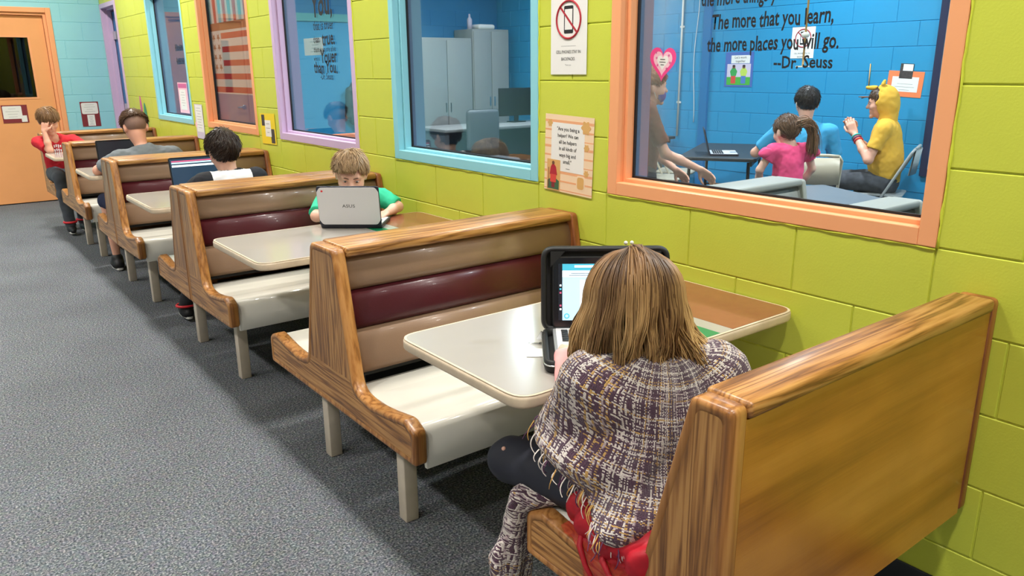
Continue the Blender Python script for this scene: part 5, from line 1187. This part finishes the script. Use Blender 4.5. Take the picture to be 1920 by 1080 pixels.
# man in blue
d = (.80, .60); j = sit(.14, .555); j.update(elL=(-.36, .22, .80), wrL=(-.22, .46, .78), elR=(.26, .16, .74), wrR=(.20, .38, .64), face=(-.1, .95, -.25), head=(.0, .155, 1.20))
root, off, at, A, J = figure('man in a light blue T-shirt seated with his back to the large window', rotJ((3.50, 3.46), d, j), s=1.0, hs=1.0, bf=(d[0], d[1], 0), skin='skin', shirt='blue_shirt', sleeve=.72, pants='denim', shoes='shoe_black', h=.0085, girth=1.1,
    hands={'L': dict(d=(.4, .9, -.1), palm=(0, 0, -1), thumb=(1, 0, 0)), 'R': dict(d=(.5, .5, -.5), palm=(0, 0, -1), thumb=(0, 1, 0))})
short_hair(root, off, J['head'], J['face'], J['up'], 1.0, LIN(16, 13, 13), LIN(52, 42, 38), n=900, length=.035, thick=.018, line=-.012, tuft=.003)
for sx in (-1, 1): MB().tube([tuple(at(.082 * sx, -.025, .012) - off), tuple(at(.084 * sx, -.03, -.02) - off), tuple(at(.075 * sx, .01, -.05) - off)], .0022, 5).done('mask_loop', MT['white_plastic'], root)
Fm = Matrix(((d[1], 0, -d[0]), (-d[0], 0, -d[1]), (0, 1, 0))); text('E', .07, MT['white_paper'], root, tuple(V(3.69, 3.39, 1.005) - V(.035, .02, 0) - off), .03, frame=Fm, name='shirt_print')
# little girl in pink
d = (.50, .86); j = stand(.72); j.update(elL=(-.19, .03, .80), wrL=(-.15, .12, .66), elR=(.19, .03, .80), wrR=(.15, .12, .66), face=(-.2, .95, -.2), head=(-.02, .03, 1.055), neck=(0, 0, .985), shL=(-.125, 0, .935), shR=(.125, 0, .935), chest=(0, .0, .85))
root, off, at, A, J = figure('little girl in a bright pink top with a ponytail, back to the large window', rotJ((2.68, 3.06), d, j), s=.70, hs=.93, bf=(d[0], d[1], 0), skin='skin_pale', shirt='pink_shirt', sleeve=.42, pants='denim', shoes='white_plastic', h=.007, hem=.02)
short_hair(root, off, J['head'], J['face'], J['up'], .93, LIN(58, 38, 28), LIN(128, 92, 66), n=900, length=.06, thick=.012, line=-.030, tuft=.002, crown=(.5, .6))
base_ = at(.03, -.105, .045); rr_ = A[0]; N = 320; pl = []; cl = []
for i in range(N):
    o_ = RNG.normal(scale=.012, size=3); e_ = RNG.normal(scale=.018, size=3); pth = []
    for q in np.linspace(0, 1, 9): pth.append(base_ + o_ * (1 - .3 * q) + rr_ * (.105 * math.sin(q * 1.9)) + A[1] * (-.03 * q) + V(0, 0, .03 * math.sin(q * 3.1) - .19 * q * q) + e_ * q)
    pl.append(pth); tone = RNG.uniform(.2, 1); cl.append([LIN(66, 44, 32) * (1 - tone) + LIN(158, 116, 84) * tone] * 9)
strands_mesh('ponytail', np.array(pl), .0028, .0012, np.array(cl), off, 3, MT['hair_strands'], root)
MB().tube([tuple(base_ - off + rr_ * .0 + (A[2] * math.cos(q) + A[1] * math.sin(q)) * .017 + A[0] * .008) for q in [k * math.pi / 8 for k in range(16)]], .007, 6, closed=True).done('hair_tie', MT['teal_band'], root)
for q in 'LR':
    a = J['sh' + q]; sg = nrm(a - (J['shL'] + J['shR']) / 2); FF = Field(a - .1, a + .1, .006)
    for t in range(3): FF.add(ell(a + sg * (.03 + .012 * t) - V(0, 0, .012 * t), (.038, .038, .022)), .015)
    FF.warp(lambda X, Y, Z: .004 * np.sin(X * 160 + Y * 120)); mobj('sleeve_frill', FF.mesh('sleeve_frill', off), MT['pink_shirt'], root)
# woman in the yellow hood, in profile
d = (-.36, .93); j = sit(.05, .55); j.update(elL=(-.24, .12, .735), wrL=(-.06, .27, .93), elR=(.22, .16, .735), wrR=(.03, .30, .93), face=(-.12, .97, -.12), head=(0, .10, 1.185), knL=(-.14, .44, .53), anL=(-.16, .40, .09))
root, off, at, A, J = figure('woman in a yellow hooded top seated in profile with hands clasped', rotJ((4.45, 3.27), d, j), s=1.0, hs=1.0, bf=(d[0], d[1], 0), skin='skin', shirt='mustard', sleeve=.6, pants='pattern', shoes='white_plastic', h=.007, girth=1.2, belly=.03, hem=.02,
    hands={'L': dict(d=(-.1, .45, .9), palm=(.9, .3, 0), thumb=(-.8, .3, .3), curl=.8), 'R': dict(d=(-.25, .3, .9), palm=(-.9, -.3, 0), thumb=(0, -.3, .3), curl=.8)})
eyes(root, off, at, A, 1.0)
F = Field(J['head'] - .2, J['head'] + .22, .006); F.add(ell(at(0, -.016, .022), (.105, .125, .125), A), .02); F.add(cap(at(0, -.05, -.06), J['neck'] - V(0, 0, .02), .085, .085), .05)
F.add(ell(at(0, .04, .03), (.088, .15, .105), A), .02, 0, True); F.add(ell(at(0, .10, -.05), (.078, .12, .16), A), .02, 0, True); fp = at(0, .070, 0); F.cut(plane(fp, A[1] + A[2] * .25)); F.add(cap(at(0, .05, .125), at(0, .10, .135), .022, .014), .02); F.add(cap(at(.05, -.02, .15), at(.055, -.03, .175), .018, .010), .02); F.add(cap(at(-.05, -.02, .15), at(-.055, -.03, .175), .018, .010), .02)
F.warp(lambda X, Y, Z: .003 * wob(X, Y, Z, 60, 2)); mobj('hood', F.mesh('hood', off), MT['mustard'], root)
short_hair(root, off, J['head'], J['face'], J['up'], 1.0, LIN(50, 34, 26), LIN(110, 76, 52), n=500, length=.05, thick=.010, line=.004, fringe=.5, tuft=.002)
MB().tube([tuple(at(0, .105, .062) - off), tuple(at(0, .15, .052) - off)], .004, 6).ball(tuple(at(0, .125, .062) - off), (.05, .05, .006), 12).done('cap_peak', MT['fig_skin'], root)
for k, (m_, t) in enumerate((('purple_band', .80), ('teal_band', .88), ('red_band', .72))):
    c_ = J['elL'] * (1 - t) + J['wrL'] * t; ax = nrm(J['wrL'] - J['elL']); u1 = nrm(np.cross(ax, V(1, 0, 0))); u2 = np.cross(ax, u1)
    MB().tube([tuple(c_ - off + (u1 * math.cos(q) + u2 * math.sin(q)) * .034) for q in [i * math.pi / 8 for i in range(16)]], .006, 6, closed=True).done('bracelet', MT[m_], root)
# standing kid with the mask at the left edge
d = (.72, -.69); j = stand(.875); j.update(elL=(-.20, .05, .95), wrL=(-.14, .22, .82), elR=(.20, .12, .96), wrR=(.16, .34, .86), face=(-.25, .95, -.05), head=(0, .03, 1.365), neck=(0, 0, 1.235))
root, off, at, A, J = figure('kid in rust-brown T-shirt and purple mask standing at the left edge of the large window', rotJ((1.745, 3.525), d, j), s=.86, hs=.95, bf=(d[0], d[1], 0), skin='skin', shirt='rust', sleeve=.75, pants='dark', shoes='shoe_black', h=.007, hem=.10,
    hands={'R': dict(d=(.5, -.55, -.55), palm=(-.5, -.5, -.6), thumb=(.5, .5, 0), curl=.5), 'L': dict(d=(.4, -.6, -.6), palm=(-.5, -.5, -.6), thumb=(.5, .5, 0), curl=.5)})
eyes(root, off, at, A, .95)
short_hair(root, off, J['head'], J['face'], J['up'], .95, LIN(96, 54, 30), LIN(184, 116, 66), n=900, length=.045, thick=.017, line=-.006, fringe=.15, tuft=.003)
F = Field(J['head'] - .16, J['head'] + .16, .005); F.add(ell(at(0, .030, -.055), V(.064, .076, .062) * .95, A), .01); F.add(ell(at(0, .022, -.05), V(.060, .066, .075) * .95, A), .008, 0, True); pb = at(0, .0, -.012); F.cut(plane(pb, A[2])); pc = at(0, .015, 0); F.cut(plane(pc, -A[1]))
mobj('face_mask', F.mesh('face_mask', off), MT['mask'], root)
for sx in (-1, 1): MB().tube([tuple(at(.060 * sx, .02, -.035) - off), tuple(at(.082 * sx, -.015, -.01) - off), tuple(at(.066 * sx, .02, -.075) - off)], .0022, 5).done('mask_loop', MT['white_plastic'], root)
# ---- on the far wall
phone_sign('white no-phones sign on the blue far wall behind the lettering', 'wall', (XF - .002, 4.42, 1.70), .245, .285)
s = Sheet('teamwork_poster', 'blue-bordered poster of two children on the blue far wall', 'poster', 'wall', (XF - .002, 5.13, 1.458), .345, .345, 'blue_card')
s.rect('title_sheet', -.10, .13, .06, .14, 'white_paper', 2).text("Let's work", .034, .015, .118, lev=3).text('together', .034, .015, .082, lev=3).rect('picture', -.145, .145, -.155, .055, 'lilac_card', 1).rect('grass', -.145, .145, -.155, -.075, 'grass', 2)
for x, a, b_ in ((-.062, 'fig_green', 'fig_red'), (.062, 'fig_lime', 'fig_jeans')):
    s.rect('child_trousers', x - .03, x + .028, -.14, -.06, b_, 3).shape('child_shirt', [(x - .045, -.02), (x - .03, -.065), (x + .03, -.065), (x + .045, -.02), (x + .02, .015), (x - .02, .015)], a, 4).shape('child_head', disc(x, .025, .018, 12), 'fig_skin', 5).shape('child_hair', disc(x, .036, .018, 12, .010), 'ink', 6)
s = Sheet('orange_notice', 'orange-bordered notice on the blue far wall above the woman in the hood', 'sign', 'wall', (XF - .002, 3.40, 1.328), .31, .215, 'orange_card', -.05)
s.rect('text_sheet', -.115, .115, -.065, .06, 'white_paper', 2).lines('text_line', 0, .0, .18, 3, .025, lev=3).rect('photo', -.06, .055, .045, .17, 'photo_dark', 3).rect('photo_sky', -.035, .05, .11, .165, 'white_paper', 4)
wb = thing('whiteboard', 'pale board with a dark blue edge at the right of the large window', 'board', (XF - .002, 2.45, 1.30)); MB().box(-.012, 0, -.66, .66, -.68, .85).done('board', MT['pale_blue'], wb)
MB().box(-.02, 0, .66, .72, -.74, .91).box(-.02, 0, -.72, -.66, -.74, .91).box(-.02, 0, -.66, .66, -.74, -.68).box(-.02, 0, -.66, .66, .85, .91).done('edging', MT['navy'], wb)
cnd = thing('conduit', 'white vertical conduit on the blue far wall', 'pipe', (XF - .014, 5.90, 0)); MB().tube([(0, 0, .74), (0, 0, 2.9)], .011, 8).done('pipe', MT['white_plastic'], cnd)
for z in (1.1, 1.9): MB().box(-.003, .014, -.025, .025, z, z + .02).done('clip', MT['white_plastic'], cnd)
cc = MB()
cc.tube([(XF - .008, 5.70 + .02 * math.sin(z * 5), z) for z in np.linspace(.9, 2.9, 24)], .004, 6); tag(cc.done('wall_cable', MT['white_plastic']), 'thin pale cable hanging on the blue wall beside the conduit', 'cable')
tag(MB().box(XF - .03, XF - .001, 5.50, 5.60, 0, CEIL - .001).done('pilaster_strip', MT['deep_blue']), 'dark blue vertical strip on the blue far wall', 'wall strip')
hg = thing('hanging_streamer', 'beaded pale streamer hanging behind the large window', 'streamer', (3.2, 3.35, 1.48))
MB().tube([(0, 0, 0), (0, 0, 1.91)], .008, 6).done('cord', MT['tan_paper'], hg)
for z in (.22, .62, .66, 1.0): MB().ball((0, 0, z), (.03, .03, .022), 10).done('bead', MT['cream'], hg)
MB().prism(disc(0, 0, .05, 16), -.004, .006, 'z').done('end_disc', MT['cream'], hg)
tag(MB().tube([(XF - .006, 3.72, 1.30), (XF - .006, 3.725, 1.5)], .005, 6).done('pull_cord', MT['tan_paper']), 'short cord hanging on the blue wall above the yellow hood', 'cord')
# ---- office end, seen through the cyan and lavender windows
def cabinet(label, x0, x1, h, y=YP - .46):
    r = thing('steel_cabinet', label, 'cabinet', ((x0 + x1) / 2, y, 0)); w_ = (x1 - x0) / 2
    MB().box(-w_, w_, .004, .44, 0, h, bev=.006).done('body', MT['grey_metal'], r)
    for a, b_ in ((-w_ + .01, -.004), (.004, w_ - .01)): dr = MB().box(a, b_, -.012, .004, .08, h - .03, bev=.004).done('door', MT['grey_metal'], r); MB().box(-.045 if a < 0 else .03, -.03 if a < 0 else .045, -.022, -.012, h * .5, h * .5 + .12).done('handle', MT['chrome'], dr)
cabinet('grey steel cabinet behind the cyan-framed window, left one', 3.28, 4.08, 1.88); cabinet('taller grey steel cabinet in the corner behind the cyan-framed window', 4.10, 4.70, 2.0)
r = thing('office_desk', 'grey office desk behind the cyan-framed window', 'desk', (3.75, 7.75, 0)); MB().box(-1.05, 1.05, -.35, .35, .80, .835, bev=.005).done('desktop', MT['grey_metal'], r); MB().box(-1.0, 1.0, .28, .30, .25, .80).done('modesty_panel', MT['grey_top'], r)
for sx in (-1, 1): MB().box(sx * 1.0 - .03, sx * 1.0 + .03, -.3, .3, 0, .80).done('pedestal', MT['grey_top'], r)
r = thing('monitor', 'dark monitor on the office desk', 'monitor', (4.1, 7.9, .835)); MB().box(-.28, .28, -.015, .015, .08, .42, bev=.006).done('housing', MT['black'], r); MB().box(-.03, .03, .0, .02, .01, .12).box(-.1, .1, -.06, .08, 0, .012).done('stand', MT['black'], r)
r = thing('tissue_box', 'patterned tissue box on top of the office shelf', 'tissue box', (4.50, 7.72, .835)); MB().box(-.12, .12, -.06, .06, .28, .40).done('box', MT['lilac_card'], r); MB().box(-.14, .14, -.08, .08, 0, .28).done('riser', MT['grey_top'], r); MB().prism([(-.05, .395), (.05, .395), (.03, .46), (.0, .44), (-.03, .48)], -.01, .01, 'y').done('tissue', MT['white_paper'], r)
r = thing('office_chair', 'dark office chair behind the desk', 'chair', (3.1, 7.05, 0)); MB().box(-.22, .22, .16, .22, .60, 1.05, bev=.04, seg=3).done('backrest', MT['grey_top'], r); MB().box(-.23, .23, -.22, .22, .45, .53, bev=.03, seg=3).done('seat', MT['grey_top'], r); MB().tube([(0, 0, .05), (0, 0, .46)], .03, 10).done('column', MT['black'], r)
for k in range(5): MB().tube([(0, 0, .08), (.26 * math.cos(k * 1.257), .26 * math.sin(k * 1.257), .05)], .018, 6).ball((.26 * math.cos(k * 1.257), .26 * math.sin(k * 1.257), .03), .03, 8).done('foot', MT['black'], r)
r = thing('spray_bottle', 'pale bottle standing on the taller steel cabinet', 'bottle', (4.2, YP - .25, 2.0)); MB().tube([(0, 0, 0), (0, 0, .13), (0, 0, .16), (0, 0, .20)], [.035, .035, .014, .012], 12).done('bottle', MT['lilac_card'], r)
r = thing('folded_cloth', 'white folded cloth on top of the taller steel cabinet', 'cloth', (4.42, YP - .25, 2.0)); MB().box(-.14, .14, -.1, .1, 0, .07, bev=.03, seg=3).done('cloth', MT['white_paper'], r)
# door in the partition, seen through the lavender window
r = bpy.data.objects.new('door_3', None); COL.objects.link(r); r.location = (2.12, YP, 0); struct(r)
MT['teal_frame'] = paint('teal_frame', S(96, 168, 168), rough=.4)
MB().box(-.50, -.43, -.03, .0, 0, 2.15).box(.43, .50, -.03, .0, 0, 2.15).box(-.43, .43, -.03, .0, 2.06, 2.15).done('frame', MT['teal_frame'], r); MB().box(-.43, .43, -.012, 0, .01, 2.06).done('door_leaf', MT['blue'], r)
r = bpy.data.objects.new('door_4', None); COL.objects.link(r); r.location = (3.02, YP, 0); struct(r)
lf = MB().box(-.36, .24, -.03, -.005, .01, 2.10).done('door_leaf', MT['deep_blue'], r); MB().tube([(.10, -.03, 1.02), (.10, -.08, 1.02), (.2, -.085, 1.02)], .012, 8).done('door_handle', MT['chrome'], lf)
r = thing('jacket', 'dark jacket hanging by the door seen through the lavender window', 'jacket', (2.55, YP - .08, .85)); FF = Field((-.2, -.12, -.05), (.2, .1, .6), .01); FF.add(cap((0, 0, .05), (0, 0, .42), .12, .09, ((0, 1, 0), .5)), .03); FF.add(cap((-.1, 0, .38), (-.13, 0, .08), .05, .045), .03); FF.add(cap((.1, 0, .38), (.13, 0, .08), .05, .045), .03); FF.warp(lambda X, Y, Z: .006 * wob(X, Y, Z, 30, 1)); mobj('jacket_body', FF.mesh('jacket_body'), MT['black'], r)
r = thing('wooden_chair', 'orange-brown chair back just inside the lavender window', 'chair', (1.35, 7.0, 0)); MB().box(-.2, .2, .17, .20, .62, .88, bev=.01).done('backrest', MT['orange_card'], r); MB().box(-.21, .21, -.2, .2, .43, .46, bev=.01).done('seat', MT['orange_card'], r)
for sx in (-.18, .18):
    MB().box(sx - .015, sx + .015, .17, .20, 0, .62).done('leg', MT['black'], r); MB().box(sx - .015, sx + .015, -.19, -.16, 0, .43).done('leg', MT['black'], r)
flush_texts()
